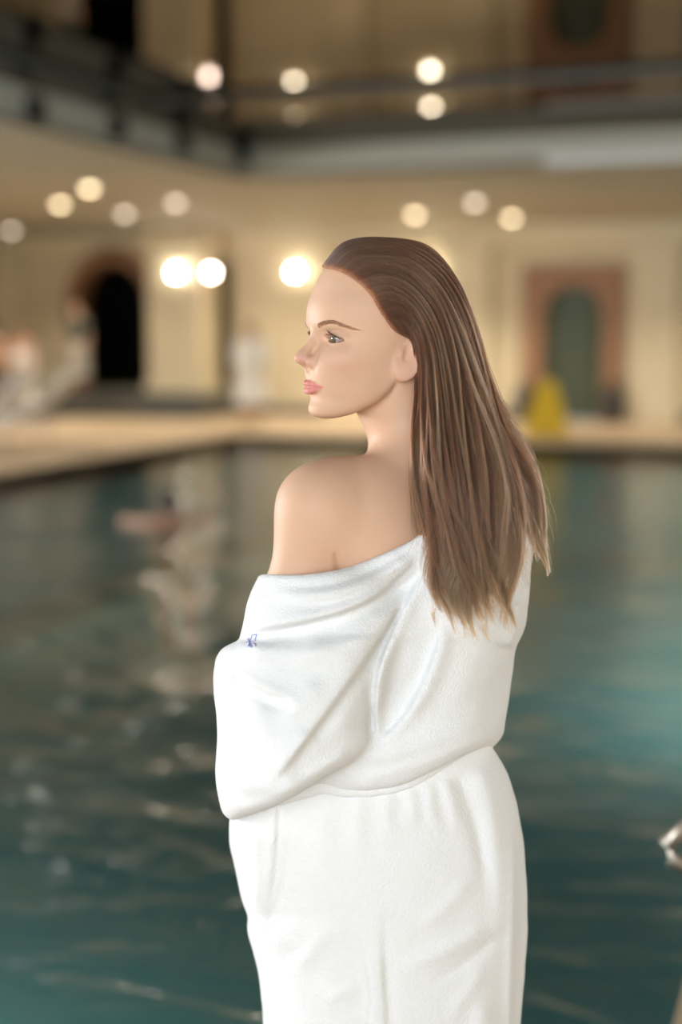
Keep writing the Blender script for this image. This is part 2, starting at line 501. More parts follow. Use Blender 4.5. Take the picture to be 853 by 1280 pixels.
for i in range(6):
    y = -6.0 + 2.4 * i
    box('window_frame', (-0.05, y - 0.03, 0), (0.05, y + 0.03, 2.6), M['white_trim'], w3)
for i in range(4):
    x = -3.9 + 1.95 * i
    box('pane', (x + 0.03, -0.01, 0.05), (x + 1.92, 0.01, 2.55), M['glass'], w1)
    y = -4.6 + 2.3 * i
    box('pane', (-0.01, y + 0.03, 0.05), (0.01, y + 2.27, 2.55), M['glass'], w2)
for i in range(5):
    x = -3.9 + 1.95 * i
    box('window_frame', (x - 0.03, -0.05, 0), (x + 0.03, 0.05, 2.6), M['white_trim'], w1)
    y = -4.6 + 2.3 * i
    box('window_frame', (-0.05, y - 0.03, 0), (0.05, y + 0.03, 2.6), M['white_trim'], w2)

# ceiling -------------------------------------------------------------
CX0, CY0, CY1 = -8.6, -3.0, 19.3                 # recess
def slab(bm, q, th=0.05):
    a = [bm.verts.new(p) for p in q]; b = [bm.verts.new((p[0], p[1], p[2] + th)) for p in q]
    bm.faces.new(a); bm.faces.new(b[::-1])
    for i in range(4): bm.faces.new((a[i], b[i], b[(i + 1) % 4], a[(i + 1) % 4]))
# a soffit that falls gently from the recess to the walls
def soffit_z(x, y):
    kx = max(0.0, (CX0 - x) / (CX0 - RX0)); ky = max(0.0, (y - CY1) / (RY1 - CY1))
    return H_SOFF + (H_LOW - H_SOFF) * min(1.0, max(kx, ky))
bm = bmesh.new()
slab(bm, [(CX0, CY1, H_SOFF), (RX1, CY1, H_SOFF), (RX1, RY1, H_LOW), (RX0, RY1, H_LOW)])
slab(bm, [(CX0, RY0, H_SOFF), (CX0, CY1, H_SOFF), (RX0, RY1, H_LOW), (RX0, RY0, H_LOW)])
add_box(bm, (CX0, RY0, H_SOFF), (RX1, CY0, H_SOFF + 0.05))
add_box(bm, (CX0 - 0.06, CY1, H_SOFF), (RX1, CY1 + 0.06, 4.6)); add_box(bm, (CX0 - 0.06, CY0, H_SOFF), (CX0, CY1, 4.6)); add_box(bm, (CX0, CY0 - 0.06, H_SOFF), (RX1, CY0, 4.6))
# a raised bead half way
slab(bm, [(-12.2, 21.6, 3.615), (RX1, 21.6, 3.615), (RX1, 21.75, 3.605), (-12.3, 21.75, 3.605)], 0.06); slab(bm, [(-12.2, RY0, 3.615), (-12.2, 21.6, 3.615), (-12.35, 21.75, 3.605), (-12.35, RY0, 3.605)], 0.06)
add_box(bm, (RX0, RY0, 4.6), (RX1, RY1, 4.65))
struct(bm_obj('ceiling', bm, M['soffit']), 'greige soffit around the mirrored ceiling', 'ceiling')
BY, BX, ZI = 15.9, -8.3, 4.27
bm = bmesh.new()
slab(bm, [(CX0, CY1, H_BORDER), (RX1, CY1, H_BORDER), (RX1, BY, ZI), (BX, BY, ZI)])
slab(bm, [(CX0, CY0, H_BORDER), (CX0, CY1, H_BORDER), (BX, BY, ZI), (BX, CY0, ZI)])
slab(bm, [(BX, CY0, H_MAIN), (BX, BY, H_MAIN), (RX1, BY, H_MAIN), (RX1, CY0, H_MAIN)])
struct(bm_obj('ceiling_mirror', bm, M['stretch']), 'dark mirrored stretch ceiling above the pool', 'ceiling')
bm = bmesh.new()     # painted upstand between the two mirror levels
add_box(bm, (BX, BY - 0.03, ZI), (RX1, BY, H_MAIN)); add_box(bm, (BX, CY0, ZI), (BX + 0.03, BY - 0.03, H_MAIN))
struct(bm_obj('trim_4', bm, M['terrace']), 'thin dark upstand between the two levels of mirrored ceiling', 'ceiling trim')
bm = bmesh.new()
add_box(bm, (RX0, 24.82, 3.2), (RX1, 25.0, H_LOW)); add_box(bm, (RX0, 24.9, 3.1), (RX1, 25.0, 3.2))
struct(bm_obj('trim_2', bm, M['pilaster']), 'pale cornice along the top of the far wall', 'cornice')
bm = bmesh.new()
for xa, xb in ((-11.0, -5.74), (-3.84, RX1)): add_box(bm, (xa, 24.95, 0), (xb, 25.0, 0.16))
struct(bm_obj('baseboard_far', bm, M['terrace']), 'dark stone baseboard along the far wall', 'baseboard')
# linear air outlet in the fascia, upper right
vt = empty('air_outlet', (-2.4, CY1 - 0.02, 3.80)); tag(vt, 'long white slotted air outlet below the mirrored ceiling', 'vent')
box('frame', (-1.7, -0.05, -0.03), (2.4, 0.0, 0.10), M['white_trim'], vt)
for i in range(3): box('slat', (-1.66, -0.065, 0.0 + 0.03 * i), (2.36, -0.05, 0.012 + 0.03 * i), M['white_trim'], vt)

# pilasters on the far wall
def pilaster(x0, x1, label):
    t = empty('pilaster', ((x0 + x1) / 2, 24.93, 0)); struct(t, label, 'pilaster')
    hw = (x1 - x0) / 2
    box('shaft', (-hw, -0.06, 0.3), (hw, 0.06, 2.95), M['pilaster'], t, bevel=0.01)
    box('plinth', (-hw - 0.06, -0.1, 0), (hw + 0.06, 0.06, 0.3), M['pilaster'], t, bevel=0.01)
    box('capital', (-hw - 0.07, -0.11, 2.95), (hw + 0.07, 0.06, 3.1), M['pilaster'], t, bevel=0.01)
pilaster(-7.05, -6.25, 'pale pilaster left of the green door')
pilaster(-3.75, -2.95, 'pale pilaster right of the green door')
pilaster(-9.25, -8.6, 'pale pilaster right of the third lamp')
pilaster(-16.6, -15.9, 'pale pilaster at the far left end of the wall')

# square column with its capital, on the terrace
t = empty('column', (-11.95, 24.3, 0.42)); struct(t, 'square cream column between the dark arch and the narrow opening', 'column')
box('shaft', (-0.58, -0.4, 0.22), (0.5, 0.4, 2.62), M['pilaster'], t, bevel=0.015)
box('plinth', (-0.64, -0.46, 0), (0.56, 0.46, 0.22), M['pilaster'], t, bevel=0.015)
box('capital', (-0.66, -0.48, 2.62), (0.58, 0.48, 3.0), M['wall'], t, bevel=0.02)

# dark rooms behind the openings
bm = bmesh.new()
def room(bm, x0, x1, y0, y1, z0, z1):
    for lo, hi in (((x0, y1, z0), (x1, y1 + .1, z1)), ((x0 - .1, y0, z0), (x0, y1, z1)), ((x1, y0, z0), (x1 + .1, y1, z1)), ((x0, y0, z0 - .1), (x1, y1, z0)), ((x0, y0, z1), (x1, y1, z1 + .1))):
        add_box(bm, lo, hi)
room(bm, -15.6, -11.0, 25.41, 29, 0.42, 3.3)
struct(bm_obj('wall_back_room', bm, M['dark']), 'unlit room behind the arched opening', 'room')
# brown timber arch reveal
bm = bmesh.new()
n = 14
for i in range(n):
    a0, a1 = math.pi * i / n, math.pi * (i + 1) / n
    c, hw = (AX0 + AX1) / 2, (AX1 - AX0) / 2
    P = [(c - hw * k * math.cos(a), 2.05 + (0.92 * k + (0.12 if k > 1 else 0)) * math.sin(a)) for a in (a0, a1) for k in (0.9, 1.14)]
    add_prism(bm, [P[0], P[2], P[3], P[1]], 24.9, 25.42)
for s in (-1, 1):
    xx = sorted((c + s * hw * 0.9, c + s * hw * 1.14)); add_box(bm, (xx[0], 24.9, 0.42), (xx[1], 25.42, 2.05))
struct(bm_obj('trim_3', bm, M['brown']), 'brown arched surround of the dark opening', 'arch')

# green door in its brown surround
d = empty('door_1', ((DX0 + DX1) / 2, 25.0, 0)); struct(d, 'dark green double door in the brown arched surround', 'door')
hw = (DX1 - DX0) / 2
for s in (-1, 1):
    bm = bmesh.new()
    pts = [(0.008 * s, 0.02), (hw * s, 0.02)] + [(hw * s * math.cos(a), 1.88 + 0.47 * math.sin(a)) for a in np.linspace(0, math.pi / 2 - 0.02, 9)] + [(0.008 * s, 2.35)]
    add_prism(bm, pts, 0.12, 0.18)
    leaf = bm_obj('door_leaf', bm, M['green'], d)
    for z0, z1 in ((0.15, 0.85), (1.0, 1.85)):
        box('panel', (min(0.07 * s, (hw - 0.07) * s), 0.10, z0), (max(0.07 * s, (hw - 0.07) * s), 0.12, z1), M['green'], leaf, bevel=0.006)
    lathe('knob', [(0.02, 0), (0.03, 0.02), (0.025, 0.05), (0.006, 0.06)], M['brass'], leaf, c=(0.06 * s, 0.09, 1.0))
bm = bmesh.new()
SX0, SX1 = on_y(652, 525, 25)[0] - (DX0 + DX1) / 2, on_y(778, 525, 25)[0] - (DX0 + DX1) / 2
n = 14
for i in range(n):
    x = [-hw + 2 * hw * (i + e) / n for e in (0, 1)]
    q = [1.88 + 0.47 * math.sqrt(max(0, 1 - (v / hw) ** 2)) for v in x]
    add_prism(bm, [(x[0], q[0]), (x[1], q[1]), (x[1], 2.7), (x[0], 2.7)], -0.08, 0.02)
add_box(bm, (SX0, -0.08, 0), (-hw, 0.02, 2.7)); add_box(bm, (hw, -0.08, 0), (SX1, 0.02, 2.7))
bm_obj('surround', bm, M['brown'], d)

# raised terrace on the left
bm = bmesh.new()
add_box(bm, (RX0, 23.2, 0), (-11.0, 25.0, 0.42)); add_box(bm, (RX0, 22.85, 0), (-11.0, 23.2, 0.21))
struct(bm_obj('terrace', bm, M['terrace'], bevel=0.01), 'dark stone raised terrace below the arch on the left', 'terrace')

# ------------------------------------------------------------------ lamps
def downlight(u, v, h, pale, label):
    h = H_SOFF
    for _ in range(30):
        p = on_z(u, v, h); h = soffit_z(p[0], p[1])
    t = empty('downlight', (p[0], p[1], h + 0.004)); tag(t, label, 'downlight', 'downlights in the soffit')
    lathe('rim', [(0.085, 0.0), (0.14, 0.0), (0.14, -0.012), (0.12, -0.022), (0.09, -0.02)], M['white_trim'], t)
    lathe('lens', [(0.004, -0.085), (0.045, -0.075), (0.078, -0.05), (0.09, -0.015)], M['down_pale'] if pale else M['down'], t)
downlight(75, 253, H_SOFF, False, 'warm recessed downlight, lower left of the pair above the dark arch')
downlight(112, 233, H_SOFF, False, 'warm recessed downlight, upper right of the pair above the dark arch')
downlight(156, 265, H_LOW, True, 'pale recessed downlight above the left side of the square column')
downlight(220, 251, H_SOFF, True, 'dim recessed downlight above the column and the first lamp')
downlight(14, 286, H_LOW, True, 'dim recessed downlight nearest the left edge')
downlight(519, 266, H_LOW, False, 'warm recessed downlight directly above the woman in white')
downlight(594, 251, H_LOW, True, 'dim recessed downlight between two warm ones near the green door')
downlight(640, 270, H_LOW, False, 'brightest recessed downlight left of the green door')
def sconce(u, v, pink, label, Y=24.8):
    p = on_y(u, v, Y)
    t = empty('wall_lamp', (p[0], Y, p[2])); tag(t, label, 'wall lamp', 'globe wall lamps on the far wall')
    lathe('globe', [(0.075 * math.sin(a), -0.075 * math.cos(a)) for a in np.linspace(0.06, math.pi - 0.06, 12)], M['globe_pink' if pink else 'globe'], t)
    lathe('cup', [(0.03, -0.15), (0.04, -0.12), (0.05, -0.062), (0.02, -0.055)], M['brass'], t)
    tube('arm', [(0, 0, -0.145), (0, 0.08, -0.19), (0, (23.9 if Y < 24 else 24.99) - Y, -0.2)], 0.014, M['brass'], t)
    lathe('back_plate', [(0.05, -0.28), (0.06, -0.26), (0.06, -0.14), (0.05, -0.12)], M['brass'], t, c=(0, (23.89 if Y < 24 else 24.98) - Y, 0), sy=0.25)
sconce(220, 341, False, 'bright round wall lamp in front of the square column', 23.8)
sconce(264, 341, True, 'rosy round wall lamp beside the narrow dark opening', 23.8)
sconce(369, 340, False, 'bright round wall lamp left of the woman\'s forehead')
sconce(536, 342, False, 'round wall lamp hidden behind the woman\'s head')
SPOT_W = 22
SPOTS = [on_x(u, v, CX0 + 0.12) for u, v in ((47, 138), (150, 160), (232, 180), (305, 195))]
SPOTS += [(CX0 + 0.12, 10.6, SPOTS[0][2])]
for i, p in enumerate(SPOTS):
    nm = ('leftmost of the four in view', 'second from the left', 'third from the left', 'rightmost, in the corner', 'just outside the left edge')[i]
    t = empty('spotlight', (CX0 + 0.12, p[1], p[2])); tag(t, 'black spotlight under the mirrored ceiling edge, ' + nm, 'spotlight', 'black spotlights along the ceiling edge')
    lathe('housing', [(0.06, 0.12), (0.085, 0.10), (0.095, -0.10), (0.10, -0.13), (0.075, -0.12)], M['black'], t)
    box('bracket', (-0.12, -0.02, 0.02), (-0.07, 0.02, 0.16), M['black'], t)
    box('stem', (-0.02, -0.02, 0.11), (0.02, 0.02, H_BORDER - p[2]), M['black'], t)
    if i in (2, 3): continue                      # these two are switched off
    la = bpy.data.lights.new('spotlight_beam', 'SPOT'); la.energy = SPOT_W; la.color = (1.0, 0.92, 0.80); la.spot_size = math.radians(115); la.spot_blend = 1.0; la.shadow_soft_size = 0.1
    o = bpy.data.objects.new('spotlight_beam', la); COL.objects.link(o); o.location = (p[0], p[1], p[2] - 0.15)
    o.rotation_euler = (Vector((-4.6, p[1] - 1.0, -1.2)) - Vector(o.location)).to_track_quat('-Z', 'Y').to_euler()
# added underwater fill lights on two pool walls, there to brighten the basin
def strip(loc, rz, half, watts, label):
    t = empty('pool_fill_strip', loc, rz); tag(t, label, 'light strip', 'added underwater fill lights')
    box('housing', (0, -half, -0.05), (0.05, half, 0.05), M['steel'], t, bevel=0.006)
    box('lens', (0.05, -half + 0.05, -0.03), (0.06, half - 0.05, 0.03), M['fill_lens'], t)
    c, s_ = math.cos(rz), math.sin(rz)
    area_light('pool_fill_light', (loc[0] + c * 0.08, loc[1] + s_ * 0.08, loc[2]), (loc[0] + c * 3, loc[1] + s_ * 3, -1.3), 2 * half - 0.1, 0.06, watts, (0.92, 1.0, 0.96))
strip((PX1, 14.6, -0.42), math.pi, 4.6, 80, 'long underwater fill light added in the right pool wall')
strip((-5.6, PY0, -0.42), math.pi / 2, 2.9, 120, 'underwater fill light added in the near pool wall')
# downlight beams below the soffit; those over the left deck are added fill
def point(name, loc, power, color, r=0.1):
    la = bpy.data.lights.new(name, 'POINT'); la.energy = power; la.color = color; la.shadow_soft_size = r
    o = bpy.data.objects.new(name, la); COL.objects.link(o); o.location = loc
for i, (x, y) in enumerate(((-14, 23), (-10.9, 20), (-10.0, 23.2), (-6.7, 22.5), (-5.2, 22.8), (-2.0, 22.8), (-8.0, 23.0), (-11.0, 17.5), (-11.0, 13.0), (-13.5, 19.5), (-13, 8))):
    la = bpy.data.lights.new('downlight_fill_beam', 'SPOT'); la.energy = 310; la.color = (1.0, 0.89, 0.72); la.spot_size = 2.2; la.spot_blend = 0.9; la.shadow_soft_size = 0.12
    o = bpy.data.objects.new('downlight_fill_beam', la); COL.objects.link(o); o.location = (x, y, 3.3)
# ================================================================== things around the pool
# caution sign: a folding A-frame
p = on_z(683, 545, 0)
t = empty('caution_sign', (p[0], p[1], 0), math.radians(12)); tag(t, 'yellow folding caution sign standing on the far pool deck', 'sign')
for s in (-1, 1):
    bm = bmesh.new()
    for i in range(8):
        za, zb = 0.02 + 0.76 * i / 8, 0.02 + 0.76 * (i + 1) / 8
        wa, wb = 0.33 - 0.19 * (i / 8) ** 1.2, 0.33 - 0.19 * ((i + 1) / 8) ** 1.2
        ya, yb = s * (0.24 - 0.22 * i / 8), s * (0.24 - 0.22 * (i + 1) / 8)
        v = [bm.verts.new(q) for q in ((-wa, ya, za), (wa, ya, za), (wb, yb, zb), (-wb, yb, zb), (-wa, ya + s * .02, za), (wa, ya + s * .02, za), (wb, yb + s * .02, zb), (-wb, yb + s * .02, zb))]
        for f in ((0, 1, 2, 3), (4, 7, 6, 5), (0, 3, 7, 4), (1, 5, 6, 2)): bm.faces.new([v[k] for k in f])
        if i == 0: bm.faces.new([v[k] for k in (0, 4, 5, 1)])
        if i == 7: bm.faces.new([v[k] for k in (3, 2, 6, 7)])
    bm_obj('panel', bm, M['yellow'], t)
tube('hinge', [(-0.14, 0, 0.785), (0.14, 0, 0.785)], 0.025, M['yellow'], t)
tube('handle', [(-0.07, 0, 0.79), (-0.06, 0, 0.85), (0.06, 0, 0.85), (0.07, 0, 0.79)], 0.014, M['yellow'], t)

# dark pots on both sides of the door
def pot(u, v, label, s):
    p = on_y(u, v, 24.6)
    t = empty('plant_pot', (p[0], 24.6, 0)); tag(t, label, 'plant pot', 'dark pots beside the green door')
    lathe('pot', [(0.13 * s, 0), (0.15 * s, 0.02), (0.19 * s, 0.28 * s), (0.20 * s, 0.42 * s), (0.17 * s, 0.50 * s), (0.19 * s, 0.54 * s), (0.17 * s, 0.55 * s), (0.15 * s, 0.5 * s)], M['pot'], t)
    lathe('soil', [(0.145 * s, 0.46 * s), (0.145 * s, 0.505 * s), (0.02, 0.515 * s)], M['dark'], t)
    for k in range(9):
        a = 2.4 * k; h = 0.14 + 0.03 * (k % 3)
        bm = bmesh.new()
        pts = [(0.03 * math.cos(a), 0.03 * math.sin(a), 0.5 * s), (0.07 * math.cos(a), 0.07 * math.sin(a), 0.5 * s + h * 0.7), (0.15 * math.cos(a), 0.15 * math.sin(a), 0.5 * s + h)]
        add_tube(bm, pts, [0.008, 0.022, 0.004], 5)
        bm_obj('leaf', bm, M['leaf'], t, smooth=True)
pot(657, 520, 'dark plant pot behind the yellow caution sign', 1.0)
pot(766, 525, 'dark plant pot right of the green door', 1.0)

# sun loungers on the left deck
def lounger(x, y, rz, label):
    t = empty('sun_lounger', (x, y, 0), rz); tag(t, label, 'sun lounger', 'white sun loungers on the left deck')
    bm = bmesh.new()     # moulded seat shell: a curved sheet with thickness
    prof = [(-0.05, 0.34), (0.25, 0.36), (0.6, 0.33), (0.9, 0.31), (1.15, 0.36), (1.4, 0.52), (1.62, 0.72), (1.82, 0.92), (1.93, 0.98)]
    up = []; dn = []
    for yy, z in prof:
        up.append([bm.verts.new((xx, yy, z + 0.05 * abs(xx / 0.34) ** 3)) for xx in np.linspace(-0.34, 0.34, 7)])
        dn.append([bm.verts.new((xx, yy + 0.015, z - 0.035 + 0.05 * abs(xx / 0.34) ** 3)) for xx in np.linspace(-0.34, 0.34, 7)])
    for g, fl in ((up, 0), (dn, 1)):
        for a, b in zip(g, g[1:]):
            for k in range(6): bm.faces.new((a[k], a[k + 1], b[k + 1], b[k]) if not fl else (a[k], b[k], b[k + 1], a[k + 1]))
    for a, b, c, e in zip(up, up[1:], dn, dn[1:]):
        bm.faces.new((a[0], b[0], e[0], c[0])); bm.faces.new((a[6], c[6], e[6], b[6]))
    for k in range(6):
        bm.faces.new((up[0][k], dn[0][k], dn[0][k + 1], up[0][k + 1])); bm.faces.new((up[-1][k], up[-1][k + 1], dn[-1][k + 1], dn[-1][k]))
    bm_obj('seat_shell', bm, M['plastic'], t, smooth=True)
    for sx in (-1, 1):
        tube('side_rail', [(sx * 0.33, -0.04, 0.33), (sx * 0.34, 0.6, 0.32), (sx * 0.34, 1.15, 0.33), (sx * 0.33, 1.5, 0.3)], 0.022, M['plastic'], t)
        tube('armrest', [(sx * 0.35, 0.75, 0.33), (sx * 0.37, 0.82, 0.52), (sx * 0.37, 1.15, 0.56), (sx * 0.36, 1.36, 0.5)], 0.024, M['plastic'], t)
        for yy in (0.12, 1.35):
            tube('leg', [(sx * 0.31, yy, 0.33), (sx * 0.33, yy + 0.02 * (1 if yy > 1 else -1), 0.0)], [0.026, 0.02], M['plastic'], t)
    lathe('headrest', [(0.02, -0.24), (0.05, -0.22), (0.055, 0.0), (0.05, 0.22), (0.02, 0.24)], M['far_white'], t, c=(0, 0, 0)).matrix_local = Matrix.Translation((0, 1.74, 0.9)) @ Matrix.Rotation(math.pi / 2, 4, 'Y')
lounger(-12.0, 15.75, math.radians(-82), 'white moulded sun lounger nearest the left edge of the picture')
lounger(-12.1, 17.0, math.radians(-78), 'white moulded sun lounger just right of the other lounger')

# steel handrail at the right pool corner
t = empty('handrail', (-0.1, 2.6, 0.0)); tag(t, 'brushed steel pool handrail at the right edge', 'handrail')
bm = bmesh.new()
path = [(0.55, 0.20, 1.22), (0.30, 0.08, 1.02), (0.05, -0.02, 0.81), (-0.165, -0.05, 0.655), (-0.195, -0.05, 0.625), (-0.185, -0.05, 0.595), (-0.15, -0.05, 0.585), (0.12, -0.03, 0.60)]
add_tube(bm, path, 0.0165, 12)
bm_obj('rail', bm, M['steel'], t, smooth=True)
tube('post', [(0.12, -0.03, 0.60), (0.13, 0.0, 0.3), (0.13, 0.0, 0.02)], 0.019, M['steel'], t)
tube('post', [(0.55, 0.20, 1.22), (0.56, 0.2, 0.6), (0.56, 0.2, 0.02)], 0.019, M['steel'], t)
for x, y in ((0.13, 0.0), (0.56, 0.2)): lathe('flange', [(0.05, 0.0), (0.05, 0.03), (0.03, 0.04), (0.021, 0.05)], M['steel'], t, c=(x, y, 0.0))

# ------------------------------------------------------------------ people in the background
def hand(d, P, w, dirv, side, r=0.009):
    """palm and five bent fingers from wrist w along dirv; side = unit vector across the palm, thumb side"""
    w = np.array(w); dv = np.array(dirv) / np.linalg.norm(dirv); sv = np.array(side) / np.linalg.norm(side)
    nrm = np.cross(dv, sv)
    d = smin(d, cap(P, w, w + dv * 0.06 + sv * 0.018, 0.022, 0.017), 0.012)
    d = smin(d, cap(P, w + dv * 0.02, w + dv * 0.065 - sv * 0.02, 0.02, 0.016), 0.012)
    for i, ln in enumerate((0.075, 0.084, 0.078, 0.06)):
        b = w + dv * 0.07 + sv * (0.03 - 0.02 * i)
        k1 = b + dv * ln * 0.5 + nrm * 0.006; k2 = b + dv * ln * 0.9 + nrm * 0.025
        d = smin(d, chain(P, [b, k1, k2], [r, r * 0.95, r * 0.8], 0.004), 0.005)
    b = w + dv * 0.02 + sv * 0.024
    return smin(d, chain(P, [b, b + dv * 0.03 + sv * 0.025, b + dv * 0.06 + sv * 0.03 + nrm * 0.012], [r * 1.3, r * 1.1, r * 0.9], 0.004), 0.007)
def figure(J):
    """a human body as one implicit surface; J holds the joints (x across, y forward)"""
    A = {k: np.array(v, float) for k, v in J.items()}
    def fn(P):
        d = ell(P, A['head'], (0.074, 0.092, 0.112))
        up = A['head'] - A['neck']; up /= np.linalg.norm(up)
        fw = np.array(J.get('face', (0, 1, 0)), float)
        d = smin(d, ell(P, A['head'] - up * 0.06 + fw * 0.03, (0.052, 0.062, 0.065)), 0.04)
        d = smin(d, cap(P, A['head'] + fw * 0.092 - up * 0.005, A['head'] + fw * 0.108 - up * 0.03, 0.008, 0.013), 0.015)
        rt = np.cross(fw, up)
        for s in (-1, 1):
            d = smin(d, ell(P, A['head'] + rt * s * 0.075 - up * 0.01, (0.014, 0.02, 0.03)), 0.01)
            d = d + 0.006 * gauss(P, A['head'] + fw * 0.088 + rt * s * 0.03 + up * 0.005, (0.016, 0.016, 0.012))
        d = d + 0.004 * gauss(P, A['head'] + fw * 0.09 - up * 0.062, (0.022, 0.02, 0.004))
        d = smin(d, cap(P, A['head'] - up * 0.06 - fw * 0.01, A['neck'], 0.052, 0.056), 0.03)
        ch = A['neck'] * 0.72 + A['pelvis'] * 0.28
        wa = A['neck'] * 0.38 + A['pelvis'] * 0.62
        sh = (A['shl'] - A['shr']); sh /= np.linalg.norm(sh)
        d = smin(d, smin(cap(P, A['shl'], A['neck'] - up * 0.06, 0.05, 0.06), cap(P, A['shr'], A['neck'] - up * 0.06, 0.05, 0.06), 0.05), 0.06)
        for s in (-1, 1):
            d = smin(d, cap(P, A['neck'] - up * 0.08 + sh * s * 0.07, wa + sh * s * 0.055, 0.095, 0.085), 0.07)
            d = smin(d, cap(P, wa + sh * s * 0.055, A['pelvis'] + sh * s * 0.07, 0.085, 0.10), 0.07)
        for s in 'lr':
            d = smin(d, chain(P, [A['sh' + s], A['el' + s], A['wr' + s]], [0.05, 0.038, 0.027], 0.02), 0.04)
            dv = A['wr' + s] - A['el' + s]
            d = hand(d, P, A['wr' + s], dv, np.cross(dv, (0.0, 0.3, 1.0) if abs(dv[2]) < abs(dv[1]) else (1.0 if s == 'l' else -1.0, 0.2, 0)))
            d = smin(d, chain(P, [A['hip' + s], A['kn' + s], A['an' + s]], [0.085, 0.056, 0.036], 0.03), 0.05)
            ft = A['an' + s] + np.array(J.get('toe', (0, 0.15, -0.06)))
            d = smin(d, cap(P, A['an' + s] + np.array((0, -0.02, -0.045)), ft, 0.036, 0.026), 0.025)
        return d
    return fn
STAND = dict(head=(0, 0.02, 1.57), neck=(0, 0, 1.42), shl=(-0.17, 0, 1.37), shr=(0.17, 0, 1.37), ell=(-0.23, -0.02, 1.09), elr=(0.23, -0.02, 1.09), wrl=(-0.24, 0.06, 0.84), wrr=(0.24, 0.06, 0.84),
             pelvis=(0, 0, 0.95), hipl=(-0.085, 0, 0.9), hipr=(0.085, 0, 0.9), knl=(-0.09, 0.01, 0.49), knr=(0.09, 0.01, 0.49), anl=(-0.09, -0.02, 0.085), anr=(0.09, -0.02, 0.085))
def hair_cap(J, extra=0.018, drop=0.12, grow=None):
    h = np.array(J['head'], float); fw = np.array(J.get('face', (0, 1, 0)), float)
    def fn(P):
        d = ell(P, h, (0.074 + extra, 0.092 + extra, 0.112 + extra))
        if drop > 0: d = smin(d, cap(P, h - fw * 0.05, h - fw * 0.075 - np.array((0, 0, drop)), 0.07, 0.05), 0.03)
        q = (P - h) @ fw
        return smax(d, np.minimum(q - 0.045 - 0.35 * (P[:, 2] - h[2] - 0.04), 1.0), 0.02)
    return fn
def build(fn, name, lo, hi, s, material, parent):
    V, Q = net(fn, np.arange(lo[0], hi[0] + s, s), np.arange(lo[1], hi[1] + s, s), np.arange(lo[2], hi[2] + s, s), newton=2)
    return mesh_from(name, V, Q, material, parent)
def standing(name_label, loc, rz, pose, clothes, scale=1.0):
    t = empty('person', loc, rz); tag(t, name_label, 'person', 'people on the far side of the pool')
    t.scale = (scale, scale, scale)
    J = dict(STAND); J.update(pose)
    body = figure(J)
    build(body, 'body', (-0.5, -0.35, -0.02), (0.5, 0.5, 1.72), 0.013, M['far_skin'], t)
    build(hair_cap(J, drop=pose.get('hairdrop', 0.1)), 'hair', (-0.2, -0.25, 1.2), (0.2, 0.2, 1.75), 0.011, M['far_hair'], t)
    for cname, cfn, m in clothes(body, J):
        build(cfn, cname, (-0.55, -0.4, -0.02), (0.55, 0.5, 1.6), 0.017, m, t)
def skirt(P, z0, z1, r0, r1, dy=0.0):
    """a hanging tube of cloth with soft pleats"""
    a = np.arctan2(P[:, 1], P[:, 0]); tt = np.clip((z1 - P[:, 2]) / (z1 - z0), 0, 1)
    r = r1 + (r0 - r1) * tt + 0.012 * tt * np.cos(9 * a + 1.3)
    d = np.sqrt((P[:, 0] / 1.12) ** 2 + ((P[:, 1] - dy) / 0.86) ** 2) - r
    return smax(smax(d, P[:, 2] - z1, 0.03), z0 - P[:, 2], 0.02)
def robe_clothes(body, J):
    def fn(P):
        d = smax(smax(body(P) - 0.025, P[:, 2] - 1.42, 0.02), 0.5 - P[:, 2], 0.02)
        d = smin(d, skirt(P, 0.36, 1.05, 0.26, 0.16), 0.05)
        d = smin(d, skirt(P, 0.95, 1.3, 0.165, 0.17), 0.04)
        for s in 'lr':
            d = smin(d, cap(P, J['sh' + s], J['el' + s], 0.075, 0.075), 0.04)
            d = smin(d, cap(P, J['el' + s], (np.array(J['el' + s]) * 0.35 + np.array(J['wr' + s]) * 0.65), 0.075, 0.07), 0.03)
        hd = np.array(J['wrl']); hr = np.array(J['wrr'])
        return smax(d, 0.06 - np.minimum(np.linalg.norm(P - hd, axis=1), np.linalg.norm(P - hr, axis=1)), 0.02)
    def belt(P):
        a = np.sqrt((P[:, 0] / 1.12) ** 2 + (P[:, 1] / 0.86) ** 2)
        return smax(np.abs(a - 0.182) - 0.012, np.abs(P[:, 2] - 1.02) - 0.028, 0.01)
    return [('bathrobe', fn, M['far_white']), ('belt', belt, M['far_white'])]
def shirt_clothes(body, J):
    def shirt(P):
        d = smax(body(P) - 0.02, P[:, 2] - 1.41, 0.02); d = smin(d, skirt(P, 0.9, 1.3, 0.175, 0.16), 0.05)
        for s in 'lr': d = smin(d, cap(P, J['sh' + s], np.array(J['sh' + s]) * 0.35 + np.array(J['el' + s]) * 0.65, 0.068, 0.066), 0.03)
        d = smax(d, 0.9 - P[:, 2], 0.02)
        el = np.minimum(np.linalg.norm(P - np.array(J['wrl']), axis=1), np.linalg.norm(P - np.array(J['wrr']), axis=1))
        el2 = np.minimum(np.linalg.norm(P - np.array(J['ell']), axis=1), np.linalg.norm(P - np.array(J['elr']), axis=1))
        return smax(smax(d, 0.22 - el, 0.02), 0.09 - el2, 0.02)
    def wrap(P): return skirt(P, 0.28, 0.97, 0.205, 0.178)
    return [('shirt', shirt, M['far_green']), ('wrap_towel', wrap, M['far_grey'])]
def towel_clothes(body, J):
    return [('wrap_towel', lambda P: smin(skirt(P, 0.42, 1.27, 0.21, 0.175), skirt(P, 1.0, 1.27, 0.185, 0.18), 0.03), M['far_white'])]
